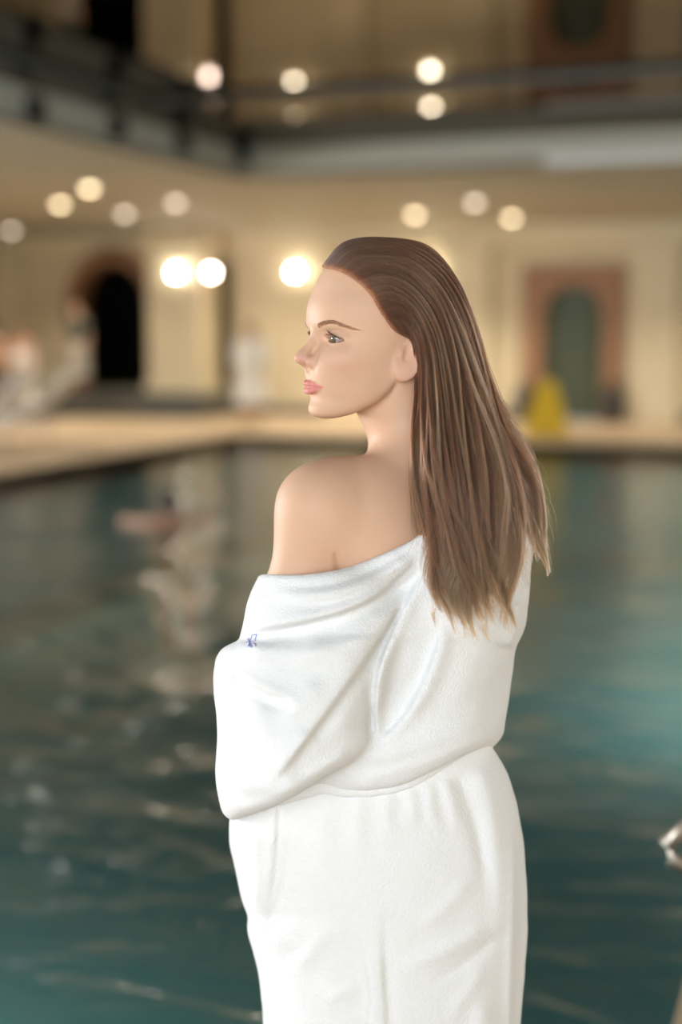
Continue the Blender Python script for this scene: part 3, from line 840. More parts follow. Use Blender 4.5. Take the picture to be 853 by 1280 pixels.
def trunks_clothes(body, J):
    def fn(P):
        d = smax(smax(body(P) - 0.015, P[:, 2] - 1.0, 0.02), 0.6 - P[:, 2], 0.02)
        return smax(d, np.abs(P[:, 0]) - 0.19, 0.02)
    return [('trunks', fn, M['far_green'])]
FR = dict(wrl=(-0.06, 0.24, 1.06), wrr=(0.07, 0.23, 1.0), ell=(-0.24, 0.02, 1.08), elr=(0.24, 0.02, 1.08))
p = on_z(315, 532, 0)
standing('distant person in a white bathrobe standing on the far deck', (p[0], p[1], 0), math.radians(200), FR, robe_clothes)
p = on_y(100, 490, 23.9)
standing('distant person in a dark green top and pale towel before the arch', (p[0], 23.9, 0.42), math.radians(170), dict(elr=(0.27, 0.03, 1.13)), shirt_clothes, 0.98)
p = on_y(30, 500, 21.0)
standing('distant dark haired person wrapped in a white towel on the left', (p[0], 21.0, 0), math.radians(215), dict(FR, hairdrop=0.2), towel_clothes, 0.98)
p = on_y(-4, 500, 20.4)
standing('distant bare chested person cut by the left edge of the picture', (p[0], 20.4, 0), math.radians(150), {}, trunks_clothes, 1.0)

# swimmer: head and shoulders above the water, arms spread
p = on_z(212, 652, WATER_Z)
t = empty('person', (p[0], p[1], WATER_Z), math.radians(35)); tag(t, 'dark haired swimmer with head and shoulders above the pool water', 'person')
J = dict(head=(0, 0.05, 0.16), neck=(0, -0.01, 0.02), shl=(-0.18, -0.04, -0.005), shr=(0.18, -0.04, -0.005), ell=(-0.38, 0.14, 0.0), elr=(0.38, 0.14, 0.0), wrl=(-0.3, 0.36, -0.03), wrr=(0.3, 0.36, -0.03),
         pelvis=(0, -0.3, -0.36), hipl=(-0.085, -0.31, -0.4), hipr=(0.085, -0.31, -0.4), knl=(-0.12, -0.35, -0.8), knr=(0.12, -0.25, -0.8), anl=(-0.1, -0.72, -0.95), anr=(0.1, -0.6, -1.0), toe=(0, -0.13, -0.08))
build(figure(J), 'body', (-0.55, -0.95, -1.15), (0.55, 0.6, 0.32), 0.012, M['far_skin'], t)
build(hair_cap(J, drop=0.06), 'hair', (-0.2, -0.2, -0.1), (0.2, 0.25, 0.32), 0.01, M['far_hair'], t)
def trunks(P):
    return smax(smax(figure(J)(P) - 0.012, (P - np.array((0, -0.27, -0.3))) @ np.array((0, 0.55, 0.83)), 0.02), -((P - np.array((0, -0.3, -0.6))) @ np.array((0, 0.1, 1.0))), 0.02)
build(trunks, 'trunks', (-0.3, -0.55, -0.75), (0.3, -0.05, -0.1), 0.012, M['far_green'], t)
# ================================================================== the woman in the white bathrobe
# her own frame: x to the right of the view, y away from the camera, z up; origin on the deck under her
WOMAN = empty('person', (-SYW * DIST, CYW * DIST, 0), YAW)
tag(WOMAN, 'woman with long brown hair in a white off-the-shoulder bathrobe, seen from behind', 'person')
def at(u, v, y):
    """picture position and depth -> a point in her frame"""
    a, b = (u - 426.5) / FPX, (640 - v) / FPX
    dy, dz = CA + b * SA, -SA + b * CA
    k = (y + DIST) / dy
    return np.array((a * k, y, CAM_Z + dz * k))
def proj(P):
    dy = P[:, 1] + DIST; dz = P[:, 2] - CAM_Z
    dep = dy * CA - dz * SA
    return 426.5 + FPX * P[:, 0] / dep, 640 - FPX * (dy * SA + dz * CA) / dep, dep / FPX

_TB = {}
def tab(x, xs, ys):
    key = (tuple(xs), tuple(ys))
    if key not in _TB:
        g = np.linspace(xs[0], xs[-1], int(2 * (xs[-1] - xs[0])) + 2)
        _TB[key] = (g, ci(g, xs, ys))
    return np.interp(x, *_TB[key])
# ---------------------------------------------------------------- head frame (millimetres): f forward, l towards the near side, z up
PHI = math.radians(22)
HO = at(475, 423, 0.0)
FD = np.array((-math.cos(PHI), -math.sin(PHI), 0)); LD = np.array((math.sin(PHI), -math.cos(PHI), 0))
def to_head(P):
    q = (P - HO) * 1000.0
    return np.stack([q @ FD, q @ LD, q[:, 2]], 1)
def from_head(h):
    h = np.asarray(h, float)
    return HO + (h[..., :1] * FD + h[..., 1:2] * LD + h[..., 2:3] * np.array((0, 0, 1.0))) / 1000.0
CRAN_C, CRAN_R = (4, 0, 37), (89, 73, 83)
EYE = np.array((68.0, 31.5, 0.3)); EYE_R = 12.2
ZT = [-114, -106, -98, -89, -77, -66, -55, -45, -35, -20, -5, 10, 25, 48]
FT = [70, 84, 93.0, 95.5, 93.5, 97.0, 99, 100, 100, 96, 91.5, 92.5, 94.0, 92]
WT = [30, 37, 43, 48, 54, 58.5, 62, 64.5, 66.5, 69, 70, 70, 69.5, 67]
LIP_UP = [(90.5, 25.5, -61.0), (96.6, 14.5, -58.2), (100.6, 5, -57.0), (100.8, 0, -58.0)]
LIP_LO = [(90.5, 25.5, -61.8), (96.0, 14.5, -64.8), (99.6, 6, -66.4), (100.2, 0, -66.8)]
def almond(la, z):
    s = (la - 32.0) / 14.0
    base = 0.2 - 2.6 * s
    w = np.clip(1 - s * s, 0, None)
    zu = base + 5.0 * w ** 0.8 * (1 - 0.18 * s); zl = base - 4.3 * w * (1 + 0.1 * s)
    return np.where(np.abs(s) < 1, np.minimum(zu - z, z - zl), -3.0)
def head_mm(h):
    f, z = h[:, 0], h[:, 2]; la = np.abs(h[:, 1])
    H = np.stack([f, la, z], 1)
    cr = ell(H, CRAN_C, CRAN_R)
    fr = tab(z, ZT, FT); w = tab(z, ZT, WT)
    fc = 15.0
    ax = np.where(f > fc, fr - fc, 62.0)
    q = ((np.abs(f - fc) / ax) ** 2.15 + (la / w) ** 2.15) ** (1 / 2.15)
    face = (q - 1) * np.minimum(ax, w)
    face = smax(face, z - 48, 20)
    zj = tab(f, [-10, 2, 12, 25, 42, 62, 82, 96], [-36, -48, -64, -80, -92, -100, -105, -106])
    face = smax(face, (zj - z) * 0.9, 13)
    d = smin(cr, face, 16)
    # cheekbone, brow, socket, temple, cheek hollow, philtrum, chin
    d = d - 3.6 * gauss(H, (66, 50, -22), (17, 15, 12)) - 1.4 * gauss(H, (88, 33, -30), (14, 12, 14))
    d = d - 2.4 * gauss(H, (89, 26, 16), (12, 15, 6))
    d = d + 7.5 * gauss(H, (86, 30, 1), (16, 12, 9)) + 4.5 * gauss(H, (72, 47, -1), (12, 8, 8)) + 4.5 * gauss(H, (95, 14, 0), (10, 5, 8))
    d = d + 1.6 * gauss(H, (50, 66, 20), (18, 10, 18)) + 1.8 * gauss(H, (60, 52, -55), (18, 12, 14))
    d = d - 1.6 * gauss(H, (94, 0, -91), (9, 14, 9))
    # lids
    d = smin(d, np.sqrt(((H - EYE) ** 2).sum(1)) - 13.6, 5)
    d = d + 1.3 * gauss(H, (82, 31, 9.5), (9, 13, 1.8))
    # nose
    n = chain(H, [(88.5, 0, 8), (95.5, 0, -7), (105.5, 0, -19)], [5.8, 6.4, 7.4], 3)
    n = smin(n, ell(H, (108.5, 0, -24.5), (9.8, 8.8, 8.2)), 5)
    n = smin(n, ell(H, (97.5, 11.0, -29.0), (10.5, 6.4, 7.4)), 4)
    n = smin(n, cap(H, (107, 0, -30), (99, 0, -37), 4.2, 4.5), 4)
    n = smax(n, -ell(H, (103.5, 5.6, -36.5), (5.5, 2.8, 3.2)), 2.0)
    d = smin(d, n, 6)
    d = d + 2.0 * gauss(H, (91, 18.5, -29), (7, 2.4, 8))
    # lips
    up = chain(H, LIP_UP, [1.2, 2.9, 3.7, 3.3], 2)
    lo = chain(H, LIP_LO, [1.2, 3.3, 4.3, 4.5], 2)
    d = smin(d, smin(up, lo, 1.2), 3.0)
    d = d + 0.8 * gauss(H, (101, 0, -47), (9, 2.6, 6))
    ml = chain(H, [(91.0, 27.0, -61.8), (99.4, 14.5, -61.3), (104.5, 5, -61.4), (105.5, 0, -62.0)], [1.2, 0.9, 0.7, 0.6], 1)
    d = smax(d, -ml, 0.8)
    # eye opening
    o = almond(la, z)
    o = np.where(f > 66, o, -3.0)
    d = smax(d, o, 0.9)
    # ear
    e0 = H - np.array((-7.5, 70.0, -17.5))
    tl = math.radians(14)
    ex = e0[:, 0] * math.cos(tl) + e0[:, 2] * math.sin(tl); ez = -e0[:, 0] * math.sin(tl) + e0[:, 2] * math.cos(tl)
    ey = e0[:, 1] + 0.42 * ex
    rr = np.sqrt((ex / 15.5) ** 2 + (ez / 28.5) ** 2)
    disk = smax((rr - 1) * 15, np.abs(ey) - 2.6, 3)
    rim = np.sqrt(((rr - 1) * 16) ** 2 + (ey - 1.5) ** 2) - 3.0
    ear = smin(disk, rim, 3)
    ear = smin(ear, ell(np.stack([ex, ey, ez], 1), (1, 0, -23), (9.5, 4.2, 9)), 4)
    ear = smax(ear, -ell(np.stack([ex, ey, ez], 1), (1.5, 4.4, -2), (7.6, 6.2, 13)), 2)
    ear = smin(ear, ell(np.stack([ex, ey, ez], 1), (10, 1.5, -3), (3.6, 3.4, 5.5)), 3)
    d = smin(d, ear, 3.5)
    return d

# ---------------------------------------------------------------- body
PSI = math.radians(32)
BF = np.array((-math.sin(PSI), math.cos(PSI), 0)); BL = np.array((-math.cos(PSI), -math.sin(PSI), 0)); UP = np.array((0, 0, 1.0))
NB = at(524, 588, 0.005)                                  # base of the neck
def bd(fwd, left, up): return NB + BF * fwd + BL * left + UP * up
SHL = at(398, 637, -0.085); SHR = bd(0.03, -0.135, -0.05)
ELL_ = at(338, 905, -0.10); WRL = bd(0.235, 0.0, -0.40)
ELR = bd(0.10, -0.12, -0.31); WRR = bd(0.20, 0.0, -0.335)
PEL = np.array((at(474, 1040, 0)[0], 0.02, 0.93))
HIPL = PEL + BL * 0.07 - UP * 0.03; HIPR = PEL - BL * 0.07 - UP * 0.03
KNL = np.array((HIPL[0] + 0.03, 0.01, 0.49)); KNR = np.array((HIPR[0] - 0.01, 0.03, 0.49))
ANL = np.array((KNL[0] + 0.0, 0.0, 0.085)); ANR = np.array((KNR[0] - 0.01, 0.02, 0.085))
def body_fn(P):
    h = to_head(P)
    d = np.full(len(P), 1.0)
    m = P[:, 2] > 1.345
    if m.any():
        q = h[m]; a = np.linalg.norm(q - np.array((15, 0, 5)), axis=1)
        hd = (a - 130) / 1000.0
        k = a < 195
        hd[k] = head_mm(q[k]) / 1000.0
        d[m] = hd
    # neck
    n0 = from_head((-24, 0, -20)); n1 = from_head((-24, 0, -78))
    neck = chain(P, [n0, n1, bd(-0.004, 0.0, 0.0), bd(0.0, 0.0, -0.08)], [0.050, 0.048, 0.052, 0.07], 0.03)
    neck = smin(neck, chain(P, [from_head((-16, 54, -35)), bd(0.05, 0.02, -0.02)], [0.011, 0.011], 0.02), 0.035)
    d = smin(d, neck, 0.022)
    # shoulders, upper back
    b = chain(P, [bd(-0.02, 0.03, -0.03), SHL + BL * -0.03 + UP * 0.008, SHL], [0.050, 0.044, 0.046], 0.05)
    b = smin(b, chain(P, [bd(-0.02, -0.03, -0.03), SHR - BL * -0.03 + UP * 0.012, SHR], [0.050, 0.044, 0.046], 0.05), 0.04)
    b = smin(b, chain(P, [bd(-0.025, 0.012, 0.035), bd(-0.03, 0.08, -0.02)], [0.022, 0.024], 0.03), 0.04)
    b = smin(b, chain(P, [bd(-0.025, -0.012, 0.035), bd(-0.03, -0.08, -0.02)], [0.022, 0.024], 0.03), 0.04)
    for s in (-1, 1):
        b = smin(b, chain(P, [bd(0.0, 0.075 * s, -0.10), bd(0.0, 0.028 + 0.058 * s, -0.30), PEL + BL * 0.05 * s], [0.088, 0.07, 0.088], 0.05), 0.06)
        b = smin(b, ell(P, bd(0.085, 0.07 * s, -0.2), (0.06, 0.06, 0.06)), 0.05)
    b = b - 0.006 * gauss(P, bd(-0.09, 0.095, -0.11), (0.04, 0.04, 0.05)) + 0.005 * gauss(P, bd(-0.1, 0.0, -0.12), (0.018, 0.03, 0.09))
    d = smin(d, b, 0.035)
    # arms
    d = smin(d, chain(P, [SHL + UP * 0.004, SHL * 0.55 + ELL_ * 0.45, ELL_], [0.047, 0.041, 0.036], 0.03), 0.028)
    d = smin(d, chain(P, [ELL_, WRL], [0.036, 0.024], 0.02), 0.02)
    d = smin(d, chain(P, [SHR, ELR, WRR], [0.047, 0.036, 0.024], 0.03), 0.03)
    m = (P[:, 2] < 1.25) & (P[:, 2] > 0.9) & (P[:, 1] > 0.03)
    if m.any():
        dm = hand(d[m], P[m], WRL, -BL * 1.0 + UP * 0.1, UP, 0.0085)
        d[m] = hand(dm, P[m], WRR, BL * 1.0 - UP * 0.1, UP, 0.0085)
    # legs
    lo = P[:, 2] < 1.06
    if lo.any(): d[lo] = legs(P[lo], d[lo])
    # the crease where the arm meets the back
    return smax(d, -cap(P, CREASE[0], CREASE[1], 0.0055, 0.0008), 0.008)
CREASE = (np.array((0, 9.0, 0)), np.array((0, 9.1, 0)))
def legs(P, d):
    for hp, kn, an in ((HIPL, KNL, ANL), (HIPR, KNR, ANR)):
        d = smin(d, chain(P, [hp, kn, kn * 0.6 + an * 0.4 - BF * 0.02, an], [0.08, 0.055, 0.05, 0.036], 0.03), 0.05)
        hl = an + UP * -0.045 - BF * 0.02
        d = smin(d, cap(P, hl, an + BF * 0.13 - UP * 0.062, 0.036, 0.022), 0.025)
        for i in range(5):
            tb = an + BF * (0.13 - 0.008 * i) - UP * 0.066 + BL * (0.028 - 0.014 * i) * (1 if hp is HIPR else -1)
            d = smin(d, cap(P, tb, tb + BF * (0.045 - 0.006 * i) - UP * 0.006, 0.011 - 0.001 * i, 0.009 - 0.001 * i), 0.008)
    return d

def first_hit(fn, u, v):
    ys = np.linspace(-0.3, 0.1, 400); P = np.array([at(u, v, y) for y in ys]); F = fn(P)
    return ys[max(0, int((F < 0).argmax()) - 1)]
CREASE = (at(427, 716, first_hit(body_fn, 427, 714)), at(421, 694, first_hit(body_fn, 421, 694)))
# ---------------------------------------------------------------- bathrobe
def rows(P, u, v, mpp, tv, tl, tr, yc, yb, n=2.3):
    l = tab(v, tv, tl); r = tab(v, tv, tr)
    a = (r - l) * 0.5 * mpp; c = (r + l) * 0.5
    Y = tab(v, tv, yc); b = tab(v, tv, yb)
    q = (np.abs((u - c) * mpp / a) ** n + np.abs((P[:, 1] - Y) / b) ** n) ** (1 / n)
    return (q - 1) * np.minimum(a, b)
def polydist(u, v, pts):
    """signed distance (px) to a polyline, position along it 0..1; positive on the right-hand side when walking along"""
    pts = np.asarray(pts, float)
    seg = np.diff(pts, axis=0); ln = np.sqrt((seg ** 2).sum(1)); cum = np.concatenate([[0], np.cumsum(ln)])
    best = np.full(len(u), 1e9); sg = np.zeros(len(u)); tt = np.zeros(len(u))
    for i in range(len(seg)):
        dx, dy = u - pts[i, 0], v - pts[i, 1]
        raw = (dx * seg[i, 0] + dy * seg[i, 1]) / ln[i] ** 2
        t = np.clip(raw, 0, 1)
        ex, ey = dx - t * seg[i, 0], dy - t * seg[i, 1]
        dd = np.sqrt(ex * ex + ey * ey)
        c = seg[i, 0] * dy - seg[i, 1] * dx
        m = dd < best
        best = np.where(m, dd, best); sg = np.where(m, np.sign(c), sg); tt = np.where(m, (cum[i] + t * ln[i]) / cum[-1], tt)
    return best, best * sg, tt
_FM = {}
def folds(u, v, L):
    """bilinear look-up in a relief map of the fold lines, 1.25 px apart"""
    if id(L) not in _FM:
        gu = np.arange(250, 700, 1.25); gv = np.arange(640, 1700, 1.25) if L is SKIRT_FOLDS else np.arange(640, 1060, 1.25)
        A, B = np.meshgrid(gu, gv, indexing='ij')
        _FM[id(L)] = (gu[0], gv[0], fold_map(A.ravel(), B.ravel(), L).reshape(A.shape))
    u0, v0, G = _FM[id(L)]
    x = np.clip((u - u0) / 1.25, 0, G.shape[0] - 1.001); y = np.clip((v - v0) / 1.25, 0, G.shape[1] - 1.001)
    i = x.astype(int); j = y.astype(int); x = x - i; y = y - j
    return (G[i, j] * (1 - x) + G[i + 1, j] * x) * (1 - y) + (G[i, j + 1] * (1 - x) + G[i + 1, j + 1] * x) * y
def fold_map(u, v, L):
    """cloth relief in metres (towards the camera) from fold lines drawn over the robe"""
    h = np.zeros(len(u))
    for kind, pts, A, w, ta, tb in L:
        pts = smooth_poly(pts)
        d, s, t = polydist(u, v, pts)
        env = sstep(t, 0, ta) * (1 - sstep(t, 1 - tb, 1)) if tb > 0 else sstep(t, 0, ta)
        endd = np.exp(-(np.maximum(d - 1.2 * w, 0) / w) ** 2)
        if kind == 'ridge': h += A * env * np.exp(-(d / w) ** 2)
        else:       # 'lap': raised on the right-hand side with a sharp edge, fading away from it
            h += A * env * sstep(s, -3.2, 4.2) * np.exp(-(np.maximum(s, 0) / w) ** 2)
            h -= 0.35 * A * env * np.exp(-((s + 6) / 8.0) ** 2)
    return h
_SP = {}
def smooth_poly(pts):
    key = tuple(pts)
    if key not in _SP:
        p = np.asarray(pts, float)
        if len(p) > 2:
            t = np.arange(len(p)); tt = np.linspace(0, len(p) - 1, 4 * (len(p) - 1) + 1)
            p = np.stack([ci(tt, t, p[:, 0]), ci(tt, t, p[:, 1])], 1)
        _SP[key] = p
    return _SP[key]
# outlines read off the photograph
T_V = [640, 680, 700, 751, 780, 793, 809, 840, 870, 904, 922, 960, 1000]
T_R = [640, 654, 659, 661, 658.5, 654, 645, 639, 635, 631, 629.5, 628, 628]
T_L = [440, 425, 418, 400, 395, 390, 388, 380, 375, 372, 370, 368, 368]
T_Y = [-0.015, -0.015, -0.015, -0.012, -0.01, -0.01, -0.008, -0.005, 0, 0, 0, 0, 0]
T_B = [0.118, 0.128, 0.132, 0.135, 0.136, 0.137, 0.138, 0.14, 0.142, 0.145, 0.146, 0.146, 0.146]
U_V = [700, 718, 738, 756, 772, 786, 797, 808, 826]                   # collar roll on the arm
U_L = [352, 341, 327, 316, 308, 303, 300, 303, 312]
U_R = [455, 470, 490, 500, 505, 505, 500, 490, 470]
S_V = [792, 799, 803, 809, 820, 835, 848, 862, 893, 915, 935, 967, 985, 1004, 1018, 1030]   # sleeve
S_L = [325, 304, 292, 280, 271.5, 268.5, 267, 267, 271, 272, 271, 269.5, 271, 274.5, 278, 283]
S_R = [520, 520, 518, 516, 512, 508, 503, 498, 488, 482, 478, 470, 465, 460, 455, 450]
HEM_U = [230, 280, 289, 345, 403, 445, 470, 500]                      # lower edge of the sleeve
HEM_V = [1026, 1027, 1027, 1007, 972, 950, 926, 895]
THEM_U = [300, 345, 403, 430, 461, 490, 514, 540, 566, 609, 628, 680]  # lower edge of the blouse
THEM_V = [1000, 1000, 984, 988, 988, 984, 977, 965, 951, 931, 924, 920]
NK_U = [320, 341, 362, 380, 402, 424, 442, 460, 480, 500, 514, 527, 560, 600, 640, 690]     # neckline
NK_V = [717, 718, 719, 718.5, 716, 712, 707, 700, 692, 683, 676, 667, 650, 642, 645, 665]
UPPER_FOLDS = [
    ('lap', [(304, 797), (335, 789), (380, 779), (430, 764), (470, 745), (505, 715), (530, 690)], -0.010, 34, 0.25, 0.15),
    ('ridge', [(330, 742), (380, 744), (430, 738), (480, 718), (520, 694)], 0.0035, 9, 0.2, 0.2),
    ('lap', [(345, 752), (400, 751), (450, 738), (500, 709), (526, 687)], -0.0035, 12, 0.3, 0.15),
    ('lap', [(530, 700), (512, 722), (470, 750), (430, 767), (385, 777), (340, 785), (305, 793)], 0.0065, 46, 0.1, 0.1),
    ('ridge', [(345, 735), (390, 734), (440, 724), (490, 700), (518, 684)], -0.0016, 4, 0.2, 0.1),
    ('lap', [(297, 800), (318, 803), (345, 800)], 0.004, 16, 0.1, 0.5),
    ('ridge', [(300, 814), (340, 808), (380, 812), (420, 800)], 0.006, 14, 0.2, 0.3),
    ('ridge', [(286, 965), (310, 985), (345, 985), (380, 965)], 0.005, 12, 0.2, 0.3),
    ('ridge', [(283, 1000), (310, 1008), (350, 994), (400, 962), (440, 938)], 0.0035, 8, 0.1, 0.1),
    ('ridge', [(345, 905), (375, 880), (405, 845)], 0.005, 13, 0.3, 0.3),
    ('ridge', [(590, 800), (585, 850), (570, 890)], 0.004, 20, 0.3, 0.3),
    ('ridge', [(450, 973), (500, 962), (560, 940), (612, 917)], 0.003, 7, 0.1, 0.1),
    # the large diagonal roll from the nape to the elbow
    ('lap', [(519, 730), (492, 775), (462, 820), (432, 862), (400, 905), (362, 955), (335, 990)], 0.0125, 40, 0.2, 0.25),
    ('ridge', [(520, 735), (480, 775), (440, 800), (395, 815), (350, 830)], 0.007, 16, 0.2, 0.3),
    # vertical pleat beside the spine
    ('lap', [(535, 700), (512, 745), (488, 795), (473, 840), (469, 880), (470, 930)], -0.010, 30, 0.2, 0.1),
    ('lap', [(556, 772), (545, 810), (530, 850), (512, 885), (490, 912), (466, 928)], -0.008, 26, 0.25, 0.15),
    ('ridge', [(560, 780), (548, 830), (530, 868), (505, 902)], 0.006, 12, 0.2, 0.2),
    # sleeve creases
    ('lap', [(292, 838), (312, 856), (340, 868), (372, 876)], -0.008, 18, 0.15, 0.3),
    ('lap', [(320, 862), (345, 878), (378, 884)], -0.005, 10, 0.3, 0.3),
    ('ridge', [(276, 930), (300, 945), (330, 950)], -0.006, 14, 0.2, 0.3),
    ('ridge', [(300, 880), (330, 915), (350, 960), (340, 1000)], 0.005, 26, 0.2, 0.2),
    ('ridge', [(395, 915), (370, 945), (345, 975)], 0.006, 14, 0.2, 0.2),
    # soft swells on the right of the back
    ('ridge', [(640, 770), (630, 830), (618, 880), (608, 915)], -0.004, 12, 0.2, 0.2),
    ('lap', [(655, 752), (648, 785), (641, 812)], 0.010, 16, 0.1, 0.1),
    ('ridge', [(440, 950), (500, 940), (560, 922), (615, 900)], 0.005, 14, 0.2, 0.2),
]
def terry(P, a):
    return a * (np.sin(P[:, 0] * 61 + 2.1 * np.sin(P[:, 2] * 37)) * np.sin(P[:, 2] * 53 + 1.7 * np.sin(P[:, 0] * 41)))
def trunk_fn(P):
    b = chain(P, [bd(-0.02, 0.03, -0.03), SHL, SHL * 0.55 + ELL_ * 0.45, ELL_, WRL], [0.05, 0.047, 0.041, 0.036, 0.03], 0.03)
    b = smin(b, chain(P, [bd(-0.02, -0.03, -0.01), SHR, ELR, WRR], [0.050, 0.047, 0.036, 0.03], 0.03), 0.04)
    for s in (-1, 1):
        b = smin(b, chain(P, [bd(0.0, 0.075 * s, -0.10), bd(0.0, 0.028 + 0.058 * s, -0.30), PEL + BL * 0.06 * s], [0.086, 0.07, 0.09], 0.05), 0.06)
    return b - 0.006 * gauss(P, bd(-0.09, 0.095, -0.11), (0.04, 0.04, 0.05))
def robe_fn(P):
    u, v, mpp = proj(P)
    t = rows(P, u, v, mpp, T_V, T_L, T_R, T_Y, T_B, 2.4)
    t = smax(t, (v - np.interp(u, THEM_U, THEM_V)) * mpp, 0.016)
    c = rows(P, u, v, mpp, U_V, U_L, U_R, [-0.085] * len(U_V), [0.075, 0.085, 0.092, 0.097, 0.1, 0.1, 0.1, 0.095, 0.09], 2.2)
    c = smax(c, (v - 830) * mpp, 0.03)
    s = rows(P, u, v, mpp, S_V, S_L, S_R, [-0.075] * len(S_V), [0.10, 0.112, 0.116, 0.119, 0.123, 0.126, 0.128, 0.130, 0.132, 0.132, 0.131, 0.128, 0.126, 0.122, 0.118, 0.112], 2.25)
    s = smax(s, (v - np.interp(u, HEM_U, HEM_V)) * mpp, 0.022)
    s = smax(s, (788 - v - 0.14 * np.maximum(u - 300, 0)) * mpp, 0.02)
    d = smin(t, c, 0.045)
    d = smin(d, s, 0.012)
    # cloth over the body itself, wherever the body comes close
    sk = trunk_fn(P) - 0.009
    d = smin(d, smax(sk, (v - 985) * mpp, 0.01), 0.02)
    near = sstep(-(P[:, 1]), -0.02, 0.05)
    d = d - near * folds(u, v, UPPER_FOLDS) - terry(P, 0.0006)
    d = smax(d, (np.interp(u, NK_U, NK_V) - v) * mpp, 0.007)
    return d
K_V = [890, 915, 929, 945, 958, 975, 995, 1015, 1032, 1045, 1079, 1111, 1135, 1146, 1158, 1190, 1211, 1237, 1280, 1400, 1560, 1800]
K_L = [350, 340, 330, 318, 308, 299, 293, 288, 285.5, 285, 292, 300, 308, 312.5, 312, 320, 326, 329.5, 333, 342, 345, 345]
K_R = [600, 606, 612, 623, 631, 638, 644, 648, 651, 652.5, 654.8, 655, 655, 655, 654.5, 652.5, 651, 649, 646, 640, 640, 645]
K_B = [0.09, 0.095, 0.1, 0.105, 0.11, 0.116, 0.122, 0.126, 0.128, 0.13, 0.134, 0.136, 0.137, 0.137, 0.137, 0.136, 0.136, 0.135, 0.134, 0.132, 0.13, 0.13]
SKIRT_FOLDS = [
    ('lap', [(347, 1000), (346, 1040), (342, 1090), (336, 1150), (334, 1180)], 0.0055, 26, 0.05, 0.5),
    ('ridge', [(322, 1020), (316, 1070), (318, 1120), (326, 1170)], 0.006, 12, 0.2, 0.4),
    ('ridge', [(302, 1030), (304, 1075), (314, 1120)], -0.005, 8, 0.2, 0.3),
    ('lap', [(476, 1110), (477, 1160), (480, 1220), (484, 1290), (486, 1400)], 0.0048, 24, 0.45, 0.0),
    ('lap', [(440, 1140), (452, 1180), (462, 1230), (460, 1300), (455, 1420)], -0.005, 22, 0.35, 0.0),
    ('ridge', [(596, 950), (612, 1000), (622, 1060), (626, 1120), (620, 1200)], 0.006, 13, 0.1, 0.4),
    ('ridge', [(570, 965), (590, 1020), (603, 1080), (606, 1130)], -0.004, 9, 0.1, 0.4),
    ('ridge', [(556, 972), (566, 1010), (575, 1050)], 0.0045, 8, 0.1, 0.5),
    ('ridge', [(536, 978), (540, 1015), (552, 1050)], 0.004, 8, 0.1, 0.5),
    ('ridge', [(512, 984), (516, 1010), (518, 1042)], 0.0035, 8, 0.1, 0.5),
    ('ridge', [(485, 990), (484, 1020), (490, 1060)], 0.003, 9, 0.1, 0.5),
    ('ridge', [(450, 992), (446, 1040), (452, 1090)], 0.003, 11, 0.1, 0.5),
    ('ridge', [(410, 992), (404, 1040), (410, 1100)], 0.003, 12, 0.1, 0.5),
    ('ridge', [(500, 1200), (540, 1196), (580, 1176), (615, 1150)], 0.0045, 10, 0.3, 0.3),
    ('ridge', [(530, 1230), (570, 1212), (605, 1185), (630, 1160)], -0.0035, 8, 0.3, 0.3),
    ('ridge', [(520, 1160), (545, 1145), (575, 1115), (590, 1090)], 0.0035, 10, 0.3, 0.3),
    ('ridge', [(560, 1280), (585, 1240), (612, 1205)], 0.004, 10, 0.3, 0.3),
    ('ridge', [(400, 1250), (430, 1242), (455, 1225)], 0.003, 9, 0.3, 0.3),
    ('ridge', [(360, 1215), (390, 1190), (420, 1150)], 0.0035, 12, 0.3, 0.3),
    ('ridge', [(345, 1180), (372, 1200), (410, 1238)], -0.003, 9, 0.3, 0.3),
    ('lap', [(640, 1010), (645, 1080), (644, 1160), (640, 1280), (636, 1500)], 0.006, 10, 0.2, 0.0),
    ('ridge', [(600, 1220), (604, 1280), (606, 1420), (606, 1560)], 0.009, 16, 0.2, 0.0),
    ('ridge', [(540, 1280), (544, 1380), (548, 1560)], -0.008, 16, 0.3, 0.0),
    ('ridge', [(400, 1280), (396, 1400), (392, 1560)], 0.008, 18, 0.3, 0.0),
]
def skirt_fn(P):
    u, v, mpp = proj(P)
    d = rows(P, u, v, mpp, K_V, K_L, K_R, [0.0] * len(K_V), K_B, 2.25)
    near = sstep(-(P[:, 1]), -0.03, 0.04)
    h = near * folds(u, v, SKIRT_FOLDS)
    aa = np.arctan2(P[:, 1], P[:, 0] - 0.045)
    h = h + (1 - near) * 0.006 * np.sin(aa * 11 + 1.0) * sstep(v, 960, 1200)
    d = d - h - terry(P, 0.0004)
    top = np.interp(u, THEM_U, THEM_V) - 45
    d = smax(d, (top - v) * mpp, 0.02)
    return smax(d, 0.30 - P[:, 2], 0.012)
def belt_fn(P):
    """the turned-over waist: a soft band just under the blouse"""
    u, v, mpp = proj(P)
    d = rows(P, u, v, mpp, K_V, np.array(K_L) - 1.5, np.array(K_R) + 0.5, [0.0] * len(K_V), np.array(K_B) + 0.006, 2.25)
    hem = np.interp(u, THEM_U, THEM_V)
    d = smax(d, (v - hem - 9 + 9 * sstep(u, 500, 620)) * mpp, 0.008)
    return smax(d, (hem - 28 - v) * mpp, 0.01)

